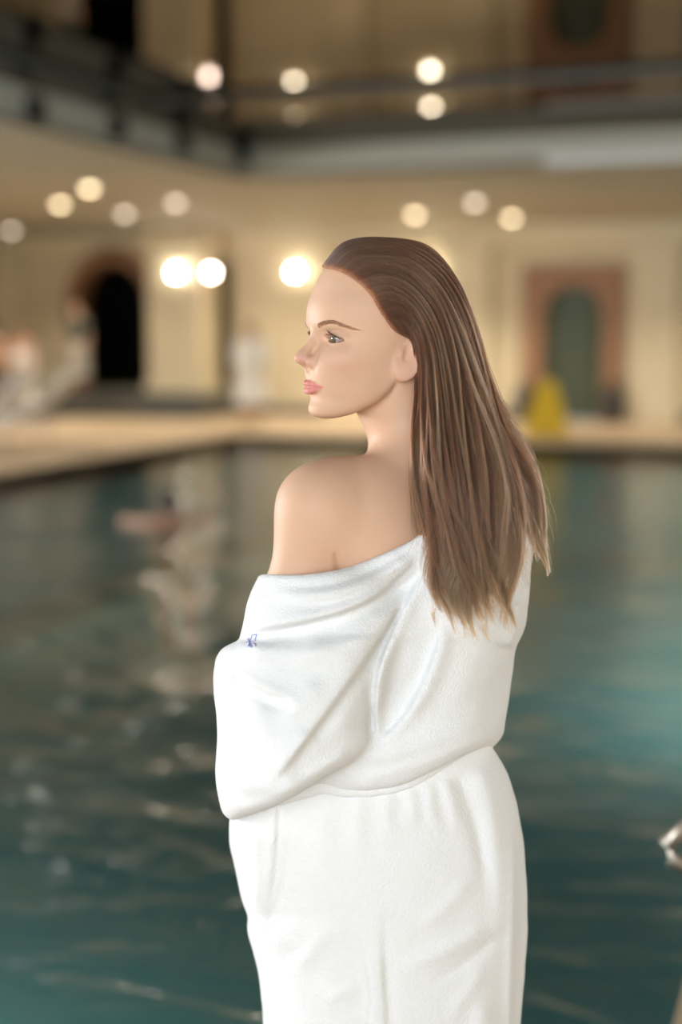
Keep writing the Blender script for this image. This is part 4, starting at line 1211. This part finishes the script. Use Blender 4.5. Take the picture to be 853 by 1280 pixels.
import time as _time
_t0 = _time.time()
XS = axis((-0.22, -0.075, 0.004), (-0.075, 0.115, 0.0019), (0.115, 0.36, 0.004))
YS = axis((-0.24, -0.105, 0.004), (-0.105, 0.08, 0.002), (0.08, 0.34, 0.005))
ZS = axis((-0.02, 0.9, 0.012), (0.9, 1.22, 0.005), (1.22, 1.425, 0.004), (1.425, 1.64, 0.0015), (1.64, 1.69, 0.004))
V, Q = net(body_fn, XS, YS, ZS, newton=2)
body = mesh_from('body', V, Q, None, WOMAN)
hm = to_head(V); HA = np.stack([hm[:, 0], np.abs(hm[:, 1]), hm[:, 2]], 1)
lipd = np.minimum(chain(HA, LIP_UP, [1.3, 2.8, 3.3, 2.9], 2), chain(HA, LIP_LO, [1.0, 3.1, 3.9, 4.1], 2))
def fattr(o, name, vals):
    a = o.data.attributes.new(name, 'FLOAT', 'POINT'); a.data.foreach_set('value', np.ascontiguousarray(vals, np.float32))
fattr(body, 'lip', np.clip(1 - (lipd - 0.2) / 1.2, 0, 1))
fattr(body, 'blush', 0.45 * gauss(HA, (75, 47, -32), (22, 18, 14)) + 0.9 * gauss(HA, (112, 0, -26), (10, 12, 9)) + 0.5 * gauss(HA, (0, 74, -35), (14, 10, 18)))
fattr(body, 'lid', np.clip(gauss(HA, (80, 31, 6), (10, 14, 3.0)) * 0.8 + gauss(HA, (80, 32, -6), (10, 12, 2.5)) * 0.5, 0, 1))
print('body', len(V), _time.time() - _t0)
XS = axis((-0.24, 0.34, 0.0034)); YS = axis((-0.26, 0.0, 0.0034), (0.0, 0.22, 0.006)); ZS = axis((0.86, 1.34, 0.0032))
V, Q = net(robe_fn, XS, YS, ZS, newton=1)
V = relax(V, Q, 2, 0.4)
robe = mesh_from('bathrobe', V, Q, None, WOMAN)
print('robe', len(V), _time.time() - _t0)
XS = axis((-0.22, 0.36, 0.0036)); YS = axis((-0.2, 0.0, 0.0036), (0.0, 0.2, 0.007)); ZS = axis((0.27, 0.6, 0.008), (0.6, 1.12, 0.0036))
V, Q = net(skirt_fn, XS, YS, ZS, newton=1)
V = relax(V, Q, 2, 0.4)
skirt_o = mesh_from('skirt', V, Q, None, robe)
XS = axis((-0.22, 0.36, 0.004)); ZS = axis((0.9, 1.12, 0.0036))
V, Q = net(belt_fn, XS, YS, ZS, newton=1)
belt_o = mesh_from('waistband', V, Q, None, robe)
print('skirt', _time.time() - _t0)
# ---------------------------------------------------------------- skin and cloth
def skin_material():
    m = bpy.data.materials.new('skin'); m.use_nodes = True
    nt = m.node_tree; b = nt.nodes['Principled BSDF']
    base = (0.70, 0.45, 0.305, 1)
    def attr(n):
        a = nt.nodes.new('ShaderNodeAttribute'); a.attribute_name = n; return a.outputs['Fac']
    def mix(fac, a, col):
        x = nt.nodes.new('ShaderNodeMix'); x.data_type = 'RGBA'
        nt.links.new(fac, x.inputs[0])
        if isinstance(a, tuple): x.inputs[6].default_value = a
        else: nt.links.new(a, x.inputs[6])
        x.inputs[7].default_value = col
        return x.outputs[2]
    tc = nt.nodes.new('ShaderNodeTexCoord')
    n = nt.nodes.new('ShaderNodeTexNoise'); n.inputs['Scale'].default_value = 14; n.inputs['Detail'].default_value = 4
    nt.links.new(tc.outputs['Object'], n.inputs[0])
    c = mix(n.outputs[0], base, (0.645, 0.395, 0.26, 1))
    c = mix(attr('blush'), c, (0.65, 0.345, 0.25, 1))
    c = mix(attr('lid'), c, (0.48, 0.28, 0.19, 1))
    c = mix(attr('lip'), c, (0.62, 0.215, 0.19, 1))
    nt.links.new(c, b.inputs['Base Color'])
    b.inputs['Roughness'].default_value = 0.55
    b.inputs['Specular IOR Level'].default_value = 0.3
    b.inputs['Subsurface Weight'].default_value = 0.25
    b.inputs['Subsurface Radius'].default_value = (1.0, 0.35, 0.2)
    b.inputs['Subsurface Scale'].default_value = 0.006
    n2 = nt.nodes.new('ShaderNodeTexNoise'); n2.inputs['Scale'].default_value = 900; n2.inputs['Detail'].default_value = 2
    nt.links.new(tc.outputs['Object'], n2.inputs[0])
    bp = nt.nodes.new('ShaderNodeBump'); bp.inputs['Strength'].default_value = 0.05; bp.inputs['Distance'].default_value = 0.0006
    nt.links.new(n2.outputs[0], bp.inputs['Height']); nt.links.new(bp.outputs[0], b.inputs['Normal'])
    return m
M['skin'] = skin_material()
M['terry'] = mat('white_terry', (0.86, 0.855, 0.85), 0.95, noise=(120, (0.82, 0.815, 0.81)), bump=(480, 0.6, 0.0030), spec=0.1, sheen=0.25)
M['cotton'] = mat('white_cotton', (0.84, 0.835, 0.83), 0.95, noise=(90, (0.80, 0.795, 0.79)), bump=(260, 0.5, 0.0026), spec=0.1, sheen=0.2)
body.data.materials.append(M['skin'])
robe.data.materials.append(M['terry'])
belt_o.data.materials.append(M['terry'])
skirt_o.data.materials.append(M['cotton'])
# ---------------------------------------------------------------- eyes
def eye_material():
    m = bpy.data.materials.new('eye'); m.use_nodes = True
    nt = m.node_tree; b = nt.nodes['Principled BSDF']
    tc = nt.nodes.new('ShaderNodeTexCoord')
    sp = nt.nodes.new('ShaderNodeSeparateXYZ'); nt.links.new(tc.outputs['Object'], sp.inputs[0])
    cb = nt.nodes.new('ShaderNodeCombineXYZ'); nt.links.new(sp.outputs[0], cb.inputs[0]); nt.links.new(sp.outputs[2], cb.inputs[2])
    ln = nt.nodes.new('ShaderNodeVectorMath'); ln.operation = 'LENGTH'; nt.links.new(cb.outputs[0], ln.inputs[0])
    rp = nt.nodes.new('ShaderNodeValToRGB'); nt.links.new(ln.outputs['Value'], rp.inputs[0])
    mu = nt.nodes.new('ShaderNodeMath'); mu.operation = 'MULTIPLY'; mu.inputs[1].default_value = 100.0
    nt.links.new(ln.outputs['Value'], mu.inputs[0]); nt.links.new(mu.outputs[0], rp.inputs[0])
    e = rp.color_ramp.elements
    e[0].position = 0.0; e[0].color = (0.006, 0.005, 0.004, 1)
    e[1].position = 0.20; e[1].color = (0.008, 0.006, 0.005, 1)
    for p, c in ((0.25, (0.13, 0.09, 0.045, 1)), (0.45, (0.10, 0.10, 0.06, 1)), (0.56, (0.02, 0.022, 0.018, 1)), (0.62, (0.34, 0.30, 0.28, 1)), (1.0, (0.34, 0.25, 0.22, 1))):  # white darkened: shade of the lids put into its colour
        x = e.new(p); x.color = c
    nt.links.new(rp.outputs[0], b.inputs['Base Color'])
    b.inputs['Roughness'].default_value = 0.12
    b.inputs['Coat Weight'].default_value = 0.6; b.inputs['Coat Roughness'].default_value = 0.03
    return m
M['eye'] = eye_material()
def rot_from_y(d):
    return Vector(d).to_track_quat('Y', 'Z').to_euler()
for s in (1, -1):
    bm = bmesh.new(); bmesh.ops.create_uvsphere(bm, u_segments=40, v_segments=24, radius=EYE_R / 1000.0)
    bm.verts.ensure_lookup_table()
    for v_ in bm.verts:       # corneal bulge along +y
        q = math.hypot(v_.co.x, v_.co.z)
        if v_.co.y > 0 and q < 0.0062: v_.co.y += 0.0011 * (1 - (q / 0.0062) ** 2)
    o = bm_obj('eye', bm, M['eye'], WOMAN, smooth=True)
    c = EYE * np.array((1, s, 1))
    o.location = from_head(c)
    ga = math.radians(11) ; ge = math.radians(-3)
    g = FD * math.cos(ga) * math.cos(ge) + LD * math.sin(ga) * math.cos(ge) + UP * math.sin(ge)
    o.rotation_euler = rot_from_y(g)

# ---------------------------------------------------------------- hair curves
def curves_obj(name, strands, radii, parent, material, colors=None):
    """strands: (N, K, 3); radii: (N, K)"""
    N, K, _ = strands.shape
    cu = bpy.data.hair_curves.new(name)
    cu.add_curves([K] * N)
    cu.attributes['position'].data.foreach_set('vector', np.ascontiguousarray(strands, np.float32).ravel())
    ra = cu.attributes.get('radius') or cu.attributes.new('radius', 'FLOAT', 'POINT')
    ra.data.foreach_set('value', np.ascontiguousarray(radii, np.float32).ravel())
    if colors is not None:
        ca = cu.attributes.new('tint', 'FLOAT_COLOR', 'POINT')
        ca.data.foreach_set('color', np.ascontiguousarray(np.concatenate([colors, np.ones((N, K, 1))], -1), np.float32).ravel())
    cu.materials.append(material)
    o = bpy.data.objects.new(name, cu); COL.objects.link(o); o.parent = parent
    return o
def strand_material(name, rough=0.42, spec=1.0):
    m = bpy.data.materials.new(name); m.use_nodes = True
    nt = m.node_tree; nt.nodes.clear()
    out = nt.nodes.new('ShaderNodeOutputMaterial')
    h = nt.nodes.new('ShaderNodeBsdfHairPrincipled'); h.model = 'CHIANG'; h.parametrization = 'COLOR'
    a = nt.nodes.new('ShaderNodeAttribute'); a.attribute_name = 'tint'
    nt.links.new(a.outputs['Color'], h.inputs['Color'])
    h.inputs['Roughness'].default_value = rough
    h.inputs['Radial Roughness'].default_value = 0.45
    h.inputs['Coat'].default_value = 0.0
    h.inputs['IOR'].default_value = 1.38
    h.inputs['Random Roughness'].default_value = 0.2
    nt.links.new(h.outputs[0], out.inputs[0])
    return m
M['hair'] = strand_material('brown_hair')
M['hair_under'] = mat('brown_hair_mass', (0.06, 0.036, 0.022), 0.55, noise=(90, (0.10, 0.062, 0.038), (1, 1, 0.05)))

# volume the hair lies on
def hairline_f(z):      # how far forward the hair reaches at height z (mm, head frame)
    return np.interp(z, [-60, -20, -2, 4, 14, 33, 50, 64, 76, 85, 91, 140], [-14, -13, -4, 14, 30, 43, 51, 59, 69, 82, 94, 150])
C_V = [330, 377, 407, 423, 449, 491, 533, 575, 600, 626, 660, 685, 702, 730, 750, 775, 810]
C_L = [540, 528, 520, 516.5, 518, 520, 514, 513, 515, 521, 529, 535, 541, 550, 557, 572, 590]
C_R = [560, 584, 592.5, 596, 601.5, 613.5, 630.5, 647.5, 656, 664.5, 670, 671, 670, 665, 657, 640, 625]
C_Y = [-0.02, -0.02, -0.025, -0.03, -0.04, -0.062, -0.085, -0.105, -0.115, -0.122, -0.130, -0.134, -0.136, -0.139, -0.141, -0.143, -0.145]
C_B = [0.03, 0.055, 0.062, 0.064, 0.064, 0.060, 0.057, 0.054, 0.052, 0.050, 0.046, 0.044, 0.042, 0.038, 0.034, 0.030, 0.026]
def hair_vol(P):
    h = to_head(P); h2 = h.copy(); h2[:, 1] = np.abs(h2[:, 1])
    # the cap is thicker towards the crown and the back
    capd = ell(h2, (3, 0, 40), (97, 83, 93)) / 1000.0
    hl = (h2[:, 0] - hairline_f(h2[:, 2])) / 1000.0
    capd = smax(capd, hl * 0.75, 0.014)
    capd = smax(capd, (-30 - h2[:, 2]) / 1000.0, 0.03)
    u, v, mpp = proj(P)
    c = rows(P, u, v, mpp, C_V, C_L, C_R, C_Y, C_B, 2.2)
    c = smax(c, (v - 810) * mpp, 0.02); c = smax(c, (340 - v) * mpp, 0.05)
    return smin(capd, c, 0.022)
XS = axis((-0.09, 0.3, 0.005)); YS = axis((-0.22, 0.12, 0.005)); ZS = axis((1.15, 1.70, 0.005))
def under(P):
    u, v, mpp = proj(P)
    h = to_head(P); h[:, 1] = np.abs(h[:, 1])
    back = (h[:, 0] - hairline_f(h[:, 2]) + 16 * sstep(h[:, 2], -5, 25)) / 1000.0
    d = smax(hair_vol(P) + 0.009, np.where(h[:, 2] > 0, back, -0.05), 0.012)
    return smax(d, (v - 705 + 0.25 * np.abs(u - 605)) * mpp, 0.03)
V, Q = net(under, XS, YS, ZS, newton=1)
hair_mass = mesh_from('hair', V, Q, M['hair_under'], WOMAN)
hair_mass['label'] = 'long straight brown hair with lighter ends'

# guide lines over the near side, from the hairline to the tips
GUIDES = [
    [(507, 421), (515, 426), (519, 455), (519, 495), (515, 540), (514, 588), (520, 628), (529, 665), (541, 705), (557, 764)],
    [(491, 412), (507, 411), (521, 432), (526, 478), (524, 532), (524, 588), (531, 640), (542, 690), (555, 735), (569, 771)],
    [(475, 390), (499, 388), (522, 409), (533, 450), (536, 512), (538, 580), (546, 640), (558, 700), (572, 745), (585, 768)],
    [(464, 371), (490, 366), (520, 387), (540, 430), (549, 492), (555, 562), (565, 632), (578, 692), (590, 736), (602, 768)],
    [(450, 356), (480, 347), (516, 361), (545, 402), (560, 462), (571, 542), (584, 622), (598, 692), (608, 737), (619, 771)],
    [(433, 344), (465, 329), (507, 337), (546, 373), (568, 432), (584, 512), (601, 600), (617, 680), (627, 728), (635, 757)],
    [(418, 338), (450, 317), (497, 317), (546, 349), (575, 405), (595, 480), (616, 562), (636, 640), (646, 698), (649, 748)],
    [(406, 336), (436, 308), (490, 303), (541, 326), (575, 370), (598, 436), (618, 510), (643, 590), (659, 655), (662, 728)],
    [(402, 333), (431, 302), (478, 296.5), (534, 306), (570, 345), (590.5, 395), (607, 460), (631, 533), (661, 618), (672, 700)],
]
NS, NT = 49, 64
G = np.array(GUIDES, float)
def resample(p, n):
    t = np.arange(len(p)); tt = np.linspace(0, len(p) - 1, 200)
    q = np.stack([ci(tt, t, p[:, 0]), ci(tt, t, p[:, 1])], 1)
    e = q[-1] - q[-14]; q = np.concatenate([q, [q[-1] + e / np.linalg.norm(e) * 34]])      # room for the longest ends
    L = np.concatenate([[0], np.cumsum(np.sqrt((np.diff(q, axis=0) ** 2).sum(1)))])
    s = np.linspace(0, L[-1], n)
    return np.stack([np.interp(s, L, q[:, 0]), np.interp(s, L, q[:, 1])], 1)
GR = np.array([resample(g, NT) for g in G])                     # (9, NT, 2)
sg = np.linspace(0, len(GR) - 1, NS)
LAT = np.stack([np.stack([ci(sg, np.arange(len(GR)), GR[:, t, k]) for k in range(2)], -1) for t in range(NT)], 1)   # (NS, NT, 2)
def march(uv, back=False):
    """where the view line through uv first meets the hair volume (or leaves it, from behind)"""
    n = len(uv)
    ys = np.linspace(-0.22, 0.12, 86)
    a = (uv[:, 0] - 426.5) / FPX; b = (640 - uv[:, 1]) / FPX
    dy, dz = CA + b * SA, -SA + b * CA
    k = (ys[None, :] + DIST) / dy[:, None]
    P = np.stack([a[:, None] * k, np.broadcast_to(ys, (n, len(ys))), CAM_Z + dz[:, None] * k], -1)
    F = hair_vol(P.reshape(-1, 3)).reshape(n, -1)
    if back: F = F[:, ::-1]; P = P[:, ::-1]
    ins = F < 0
    hit = ins.any(1)
    i = np.where(hit, ins.argmax(1), F.argmin(1))
    j = np.maximum(i - 1, 0)
    r = np.arange(n)
    f0, f1 = F[r, j], F[r, i]
    t = np.where(hit & (f0 > 0), f0 / np.maximum(f0 - f1, 1e-9), 1.0)[:, None]
    return P[r, j] * (1 - t) + P[r, i] * t
NEAR = march(LAT.reshape(-1, 2)).reshape(NS, NT, 3)
BACK = march(LAT.reshape(-1, 2), True).reshape(NS, NT, 3)
def smooth_lat(A, n):
    for _ in range(n):
        B = A.copy()
        B[:, 1:-1] = 0.5 * A[:, 1:-1] + 0.25 * (A[:, 2:] + A[:, :-2])
        A = B.copy()
        A[1:-1] = 0.5 * B[1:-1] + 0.25 * (B[2:] + B[:-2])
    return A
def smooth_depth(A, n):
    """smooth only the depth, so the outline drawn in the view stays put"""
    Y = smooth_lat(A[..., 1:2].copy(), n)[..., 0]
    u = LAT[..., 0]; v = LAT[..., 1]
    a = (u - 426.5) / FPX; b = (640 - v) / FPX
    k = (Y + DIST) / (CA + b * SA)
    return np.stack([a * k, Y, CAM_Z + (-SA + b * CA) * k], -1)
NEAR = smooth_depth(NEAR, 7)
hN = to_head(NEAR.reshape(-1, 3)); hN[:, 1] *= -1
MIR = from_head(hN).reshape(NS, NT, 3)
wv = sstep(LAT[..., 1], 335, 430)[..., None]
FAR = smooth_lat(MIR * (1 - wv) + BACK * wv, 4)
def lat_eval(A, s, t):
    """bilinear look-up; s, t in 0..1"""
    x = np.clip(s, 0, 1) * (NS - 1.001); y = np.clip(t, 0, 1) * (NT - 1.001)
    i = x.astype(int); j = y.astype(int); x = (x - i)[..., None]; y = (y - j)[..., None]
    return (A[i, j] * (1 - x) + A[i + 1, j] * x) * (1 - y) + (A[i, j + 1] * (1 - x) + A[i + 1, j + 1] * x) * y
def lat_normal(A, s, t):
    e = 0.012
    n = np.cross(lat_eval(A, s + e, t) - lat_eval(A, s - e, t), lat_eval(A, s, t + e) - lat_eval(A, s, t - e))
    return n / np.maximum(np.linalg.norm(n, axis=-1, keepdims=True), 1e-9)
def make_strands(A, N, K, rng, outward, nlock, nsub, wave=1.0, lift=0.0, late=0.30, first=0.0):
    # locks, each made of finer wisps, each made of strands
    Ls = np.sort((np.arange(nlock) + rng.uniform(0.1, 0.9, nlock)) / nlock); hwid = 0.6 / nlock
    Ld = rng.normal(0, 0.055, nlock); Ldep = rng.uniform(-0.007, 0.004, nlock)
    Lam = rng.uniform(0.35, 1.0, nlock); Lfr = rng.uniform(0.7, 1.5, nlock); Lph = rng.uniform(0, 6.28, nlock); Llen = rng.normal(0, 0.04, nlock); Ltone = np.clip(rng.normal(0.45, 0.2, nlock), 0, 1)
    cross = rng.uniform(0, 1, nlock) < 0.24                                   # locks that cross over their neighbours
    Ld = np.where(cross, rng.choice([-1, 1], nlock) * rng.uniform(0.10, 0.20, nlock), Ld); Ldep = np.where(cross, 0.0045, Ldep)
    sub_s = rng.uniform(0, 1, nsub)
    sub_L = np.argmin(np.abs(sub_s[:, None] - Ls[None, :]) + rng.normal(0, 0.006, (nsub, nlock)), 1)
    sub_am = rng.uniform(0.2, 1.0, nsub); sub_ph = rng.uniform(0, 6.28, nsub); sub_fr = rng.uniform(1.2, 3.0, nsub); sub_len = rng.normal(0, 0.04, nsub); sub_tone = rng.uniform(0, 1, nsub); sub_dep = rng.normal(0, 0.0014, nsub)
    order = np.argsort(sub_s)
    s0 = rng.uniform(0, 1, N)
    k = np.clip(np.searchsorted(sub_s[order], s0 + rng.normal(0, 0.006, N)), 0, nsub - 1)
    ic = order[k]; il = sub_L[ic]
    c_ = lambda x: x[:, None]
    t = np.linspace(0, 1, K)[None, :]
    t0 = c_(np.where(rng.uniform(0, 1, N) < 0.6, rng.uniform(0, 0.03, N), rng.uniform(0, late, N)))
    tl = c_(np.clip(0.885 + Llen[il] + sub_len[ic] - np.abs(rng.normal(0, 0.06, N)), 0.66, 1))
    t0 = np.maximum(t0, first)
    T = t0 + (tl - t0) * t
    Te = T / tl
    p1 = 0.35 * sstep(T, 0.08, 0.45) + 0.32 * sstep(Te, 0.55, 1.0)
    s = c_(s0) + (c_(sub_s[ic]) - c_(s0)) * p1
    p2 = 0.15 * sstep(T, 0.15, 0.5) + 0.22 * sstep(Te, 0.6, 1.0)
    s = s + (c_(Ls[il]) - c_(sub_s[ic])) * p2
    s = s + c_(Ld[il]) * sstep(T, 0.2, 0.95)
    s = s + 0.085 * wave * c_(Lam[il]) * np.sin(6.28 * c_(Lfr[il]) * T + c_(Lph[il])) * sstep(T, 0.42, 0.95)
    s = s + 0.024 * wave * c_(sub_am[ic]) * np.sin(6.28 * c_(sub_fr[ic]) * T + c_(sub_ph[ic])) * sstep(T, 0.3, 1.0)
    s = s + c_(rng.normal(0, 0.007, N)) * T + 0.004 * np.sin(11 * T + c_(rng.uniform(0, 6.28, N))) * T
    s = np.where(s < 0, -s * 0.5, s); s = np.where(s > 1, 1 - (s - 1) * 0.5, s)
    P = lat_eval(A, s, T)
    nr = lat_normal(A, np.clip(s, 0.03, 0.97), np.clip(T, 0.02, 0.98)) * outward
    rel = np.clip(np.abs(s0 - Ls[il]) / hwid, 0, 1.4)
    dep = c_(-0.0045 * rng.uniform(0, 1, N) ** 1.3) + c_(Ldep[il] + sub_dep[ic]) * (0.3 * sstep(T, 0.02, 0.12) + 0.7 * sstep(T, 0.12, 0.45)) - c_(0.0042 * rel ** 2) * sstep(T, 0.02, 0.25)
    dep = dep + 0.0035 * c_(Lam[il]) * np.sin(6.28 * c_(Lfr[il]) * 0.8 * T + 2 * c_(Lph[il])) * sstep(T, 0.35, 0.9)
    dep = dep * sstep(T, 0.0, 0.06) + 0.0008 + lift * sstep(T, 0.3, 0.6)
    dep = dep * (1 - 0.8 * sstep(s, 0.82, 1.0))
    P = P + nr * dep[..., None]
    fl = c_(rng.uniform(0, 1, N) < 0.03)                                      # stray hairs
    P = P + np.where(fl, 1, 0)[..., None] * (nr * (0.005 * sstep(T, 0.2, 0.7) * rng.uniform(0.2, 1, (N, 1)))[..., None] + rng.normal(0, 0.0045, (N, 1, 3)) * sstep(T, 0.3, 1.0)[..., None])
    # ends turn outwards on the right, inwards elsewhere
    curl = c_((Lam[il] * 0.6 + sub_am[ic] * 0.6)) * sstep(Te, 0.80, 1.0) ** 1.5
    right = sstep(s, 0.72, 0.95)
    P = P + (curl * (0.019 * right - 0.022 * (1 - right) * c_(np.sin(Lph[il] * 3)) - 0.004))[..., None] * np.array((1.0, 0.1, 0.0)) + (curl * 0.022 * right)[..., None] * np.array((0, 0, 1.0))
    tone = c_(np.clip(0.40 * Ltone[il] + 0.35 * sub_tone[ic] + 0.25 * rng.uniform(0, 1, N), 0, 1))
    dark = np.array(HAIR_DARK); mid = np.array(HAIR_MID); light = np.array(HAIR_LIGHT)
    a = np.clip(0.10 + 0.9 * tone * (0.45 + 0.55 * sstep(T, 0.1, 0.6)), 0, 1)[..., None]
    C = dark * (1 - a) + mid * a
    hi = np.clip((tone - 0.50) * 2.2, 0, 1) * (0.45 + 0.55 * sstep(T, 0.05, 0.5)) + 0.60 * sstep(T, 0.68, 1.0) * (0.25 + 0.75 * tone) + 0.45 * sstep(0.22 - s, 0.0, 0.2) * sstep(T, 0.22, 0.5) * tone
    hi = np.clip(hi, 0, 1)[..., None]
    C = C * (1 - hi) + light * hi
    R = np.ones((N, K)) * rng.uniform(0.00022, 0.00040, (N, 1)) * (1 - 0.75 * sstep(Te, 0.8, 1.0)) * (0.55 + 0.45 * sstep(T, 0, 0.05))
    return P, R, C
HAIR_DARK, HAIR_MID, HAIR_LIGHT = (0.062, 0.0225, 0.0125), (0.200, 0.072, 0.034), (0.56, 0.250, 0.118)
rng = np.random.default_rng(11)
NOUT = -1.0 if lat_normal(NEAR, np.array([0.5]), np.array([0.6]))[0][1] > 0 else 1.0      # outwards is towards the camera on the near side
P1, R1, C1 = make_strands(NEAR, 22000, 48, rng, NOUT, 34, 260)
P2, R2, C2 = make_strands(FAR, 5000, 36, rng, -NOUT, 24, 120, first=0.06)
P3, R3, C3 = make_strands(NEAR, 2600, 48, np.random.default_rng(23), NOUT, 22, 60, 1.9, 0.004, 0.5)      # loose wavy wisps on top
P1 = np.concatenate([P1, P3]); R1 = np.concatenate([R1, R3]); C1 = np.concatenate([C1, C3])
st = curves_obj('strands', P1, R1, hair_mass, M['hair'], C1); st['kind'] = 'stuff'
st2 = curves_obj('strands', P2, R2, hair_mass, M['hair'], C2); st2['kind'] = 'stuff'

# ---------------------------------------------------------------- eyebrows and lashes
def head_surface(l, z, f0=118.0):
    """forward position of the face at (l, z), mm"""
    l = np.asarray(l, float); z = np.asarray(z, float)
    fs = np.linspace(f0, 40, 157)
    H = np.stack([np.broadcast_to(fs, (len(l), len(fs))), np.broadcast_to(l[:, None], (len(l), len(fs))), np.broadcast_to(z[:, None], (len(l), len(fs)))], -1)
    F = head_mm(H.reshape(-1, 3)).reshape(len(l), -1)
    i = (F < 0).argmax(1); r = np.arange(len(l)); j = np.maximum(i - 1, 0)
    t = F[r, j] / np.maximum(F[r, j] - F[r, i], 1e-6)
    return fs[j] * (1 - t) + fs[i] * t
rng = np.random.default_rng(5)
for s in (1, -1):
    N = 560
    x = rng.uniform(0, 1, N)                                  # along the brow, from the nose outwards
    l = 19 + 41 * x
    zc = 15.0 + 6.0 * np.sin(np.clip(x * 1.7, 0, 1.0) * 1.57) - 12.5 * np.clip(x - 0.5, 0, 1) ** 1.2 * 1.9
    hw = 3.5 * (1 - x) ** 0.35 * (0.75 + 0.25 * np.minimum(x * 6, 1))
    z = zc + rng.uniform(-1, 1, N) * hw
    f = head_surface(l * 1.0, z)
    ln = rng.uniform(5.0, 8.0, N) * (1 - 0.35 * x)
    dl = np.cos(np.radians(55 - 75 * x)) * ln; dz = np.sin(np.radians(55 - 75 * x)) * ln * 0.55 - (z - zc) * 0.5
    l2 = l + dl; z2 = z + dz
    f2 = head_surface(l2, z2)
    K = 4; tt = np.linspace(0, 1, K)[None, :]
    H = np.stack([f[:, None] * (1 - tt) + f2[:, None] * tt + 0.25 + 0.5 * np.sin(tt * 3.14), (l[:, None] * (1 - tt) + l2[:, None] * tt) * s, z[:, None] * (1 - tt) + z2[:, None] * tt], -1)
    P = from_head(H)
    R = np.full((N, K), 0.0002) * np.linspace(1, 0.4, K)[None, :]
    C = np.broadcast_to(np.array((0.10, 0.06, 0.038)), (N, K, 3))
    curves_obj('eyebrow', P, R, WOMAN, M['hair'], C)['kind'] = 'stuff'
    N = 200
    S = rng.uniform(-0.9, 0.98, N); up = rng.uniform(0, 1, N) < 0.72
    w = np.clip(1 - S * S, 0, None); base = 0.2 - 2.6 * S
    z = np.where(up, base + 5.0 * w ** 0.8 * (1 - 0.18 * S), base - 4.3 * w * (1 + 0.1 * S))
    l = 32.0 + 14.0 * S
    f = EYE[0] + np.sqrt(np.maximum(13.4 ** 2 - (l - EYE[1]) ** 2 - (z - EYE[2]) ** 2, 1.0))
    ln = np.where(up, 7.5, 3.5) * rng.uniform(0.7, 1.1, N)
    K = 5; tt = np.linspace(0, 1, K)[None, :]
    out = ln[:, None] * tt
    H = np.stack([f[:, None] + out * 0.80, (l[:, None] + out * (0.35 * S[:, None] + 0.12)) * s, z[:, None] + np.where(up[:, None], 1, -0.7) * out * (0.10 + 0.55 * tt)], -1)
    P = from_head(H)
    R = np.full((N, K), 0.00025) * np.linspace(1, 0.25, K)[None, :]
    curves_obj('eyelashes', P, R, WOMAN, M['hair'], np.broadcast_to(np.array((0.012, 0.008, 0.006)), (N, K, 3)))['kind'] = 'stuff'

# ---------------------------------------------------------------- small blue emblem stitched under the collar
M['thread'] = mat('blue_thread', (0.20, 0.22, 0.55), 0.7, noise=(300, (0.28, 0.30, 0.62)))
def on_robe(u, v, lift=0.0006):
    ys = np.linspace(-0.26, 0.02, 300)
    P = np.array([at(u, v, y) for y in ys]); F = robe_fn(P)
    i = max(1, int((F < 0).argmax())); t = F[i - 1] / max(1e-9, F[i - 1] - F[i])
    return at(u, v, ys[i - 1] + (ys[i] - ys[i - 1]) * t - lift)
bm = bmesh.new()
STITCH = [[(307.5, 803), (312, 802.5), (317, 801.5)], [(309.5, 798.5), (312, 802.5), (314.5, 807.5)], [(314.5, 797), (312, 802.5), (310.5, 808)], [(311.5, 797.5), (312.2, 802.5), (312.5, 808)],
          [(315, 794), (318, 793.4), (321, 793)], [(321, 793), (319.8, 797), (318.6, 801)], [(315.2, 794.2), (314.6, 797)], [(316.5, 803.5), (318.8, 805), (319.6, 807.5)], [(312.5, 808.3), (315, 808.8)]]
for line in STITCH:
    pts = []
    for (a, b), (c, d) in zip(line, line[1:]):
        for k in range(3): pts.append(on_robe(a + (c - a) * k / 3, b + (d - b) * k / 3))
    pts.append(on_robe(*line[-1]))
    add_tube(bm, pts, 0.00062, 6)
em = bm_obj('embroidered_emblem', bm, M['thread'], robe, smooth=True)
em['label'] = 'small blue star-shaped emblem stitched below the collar'
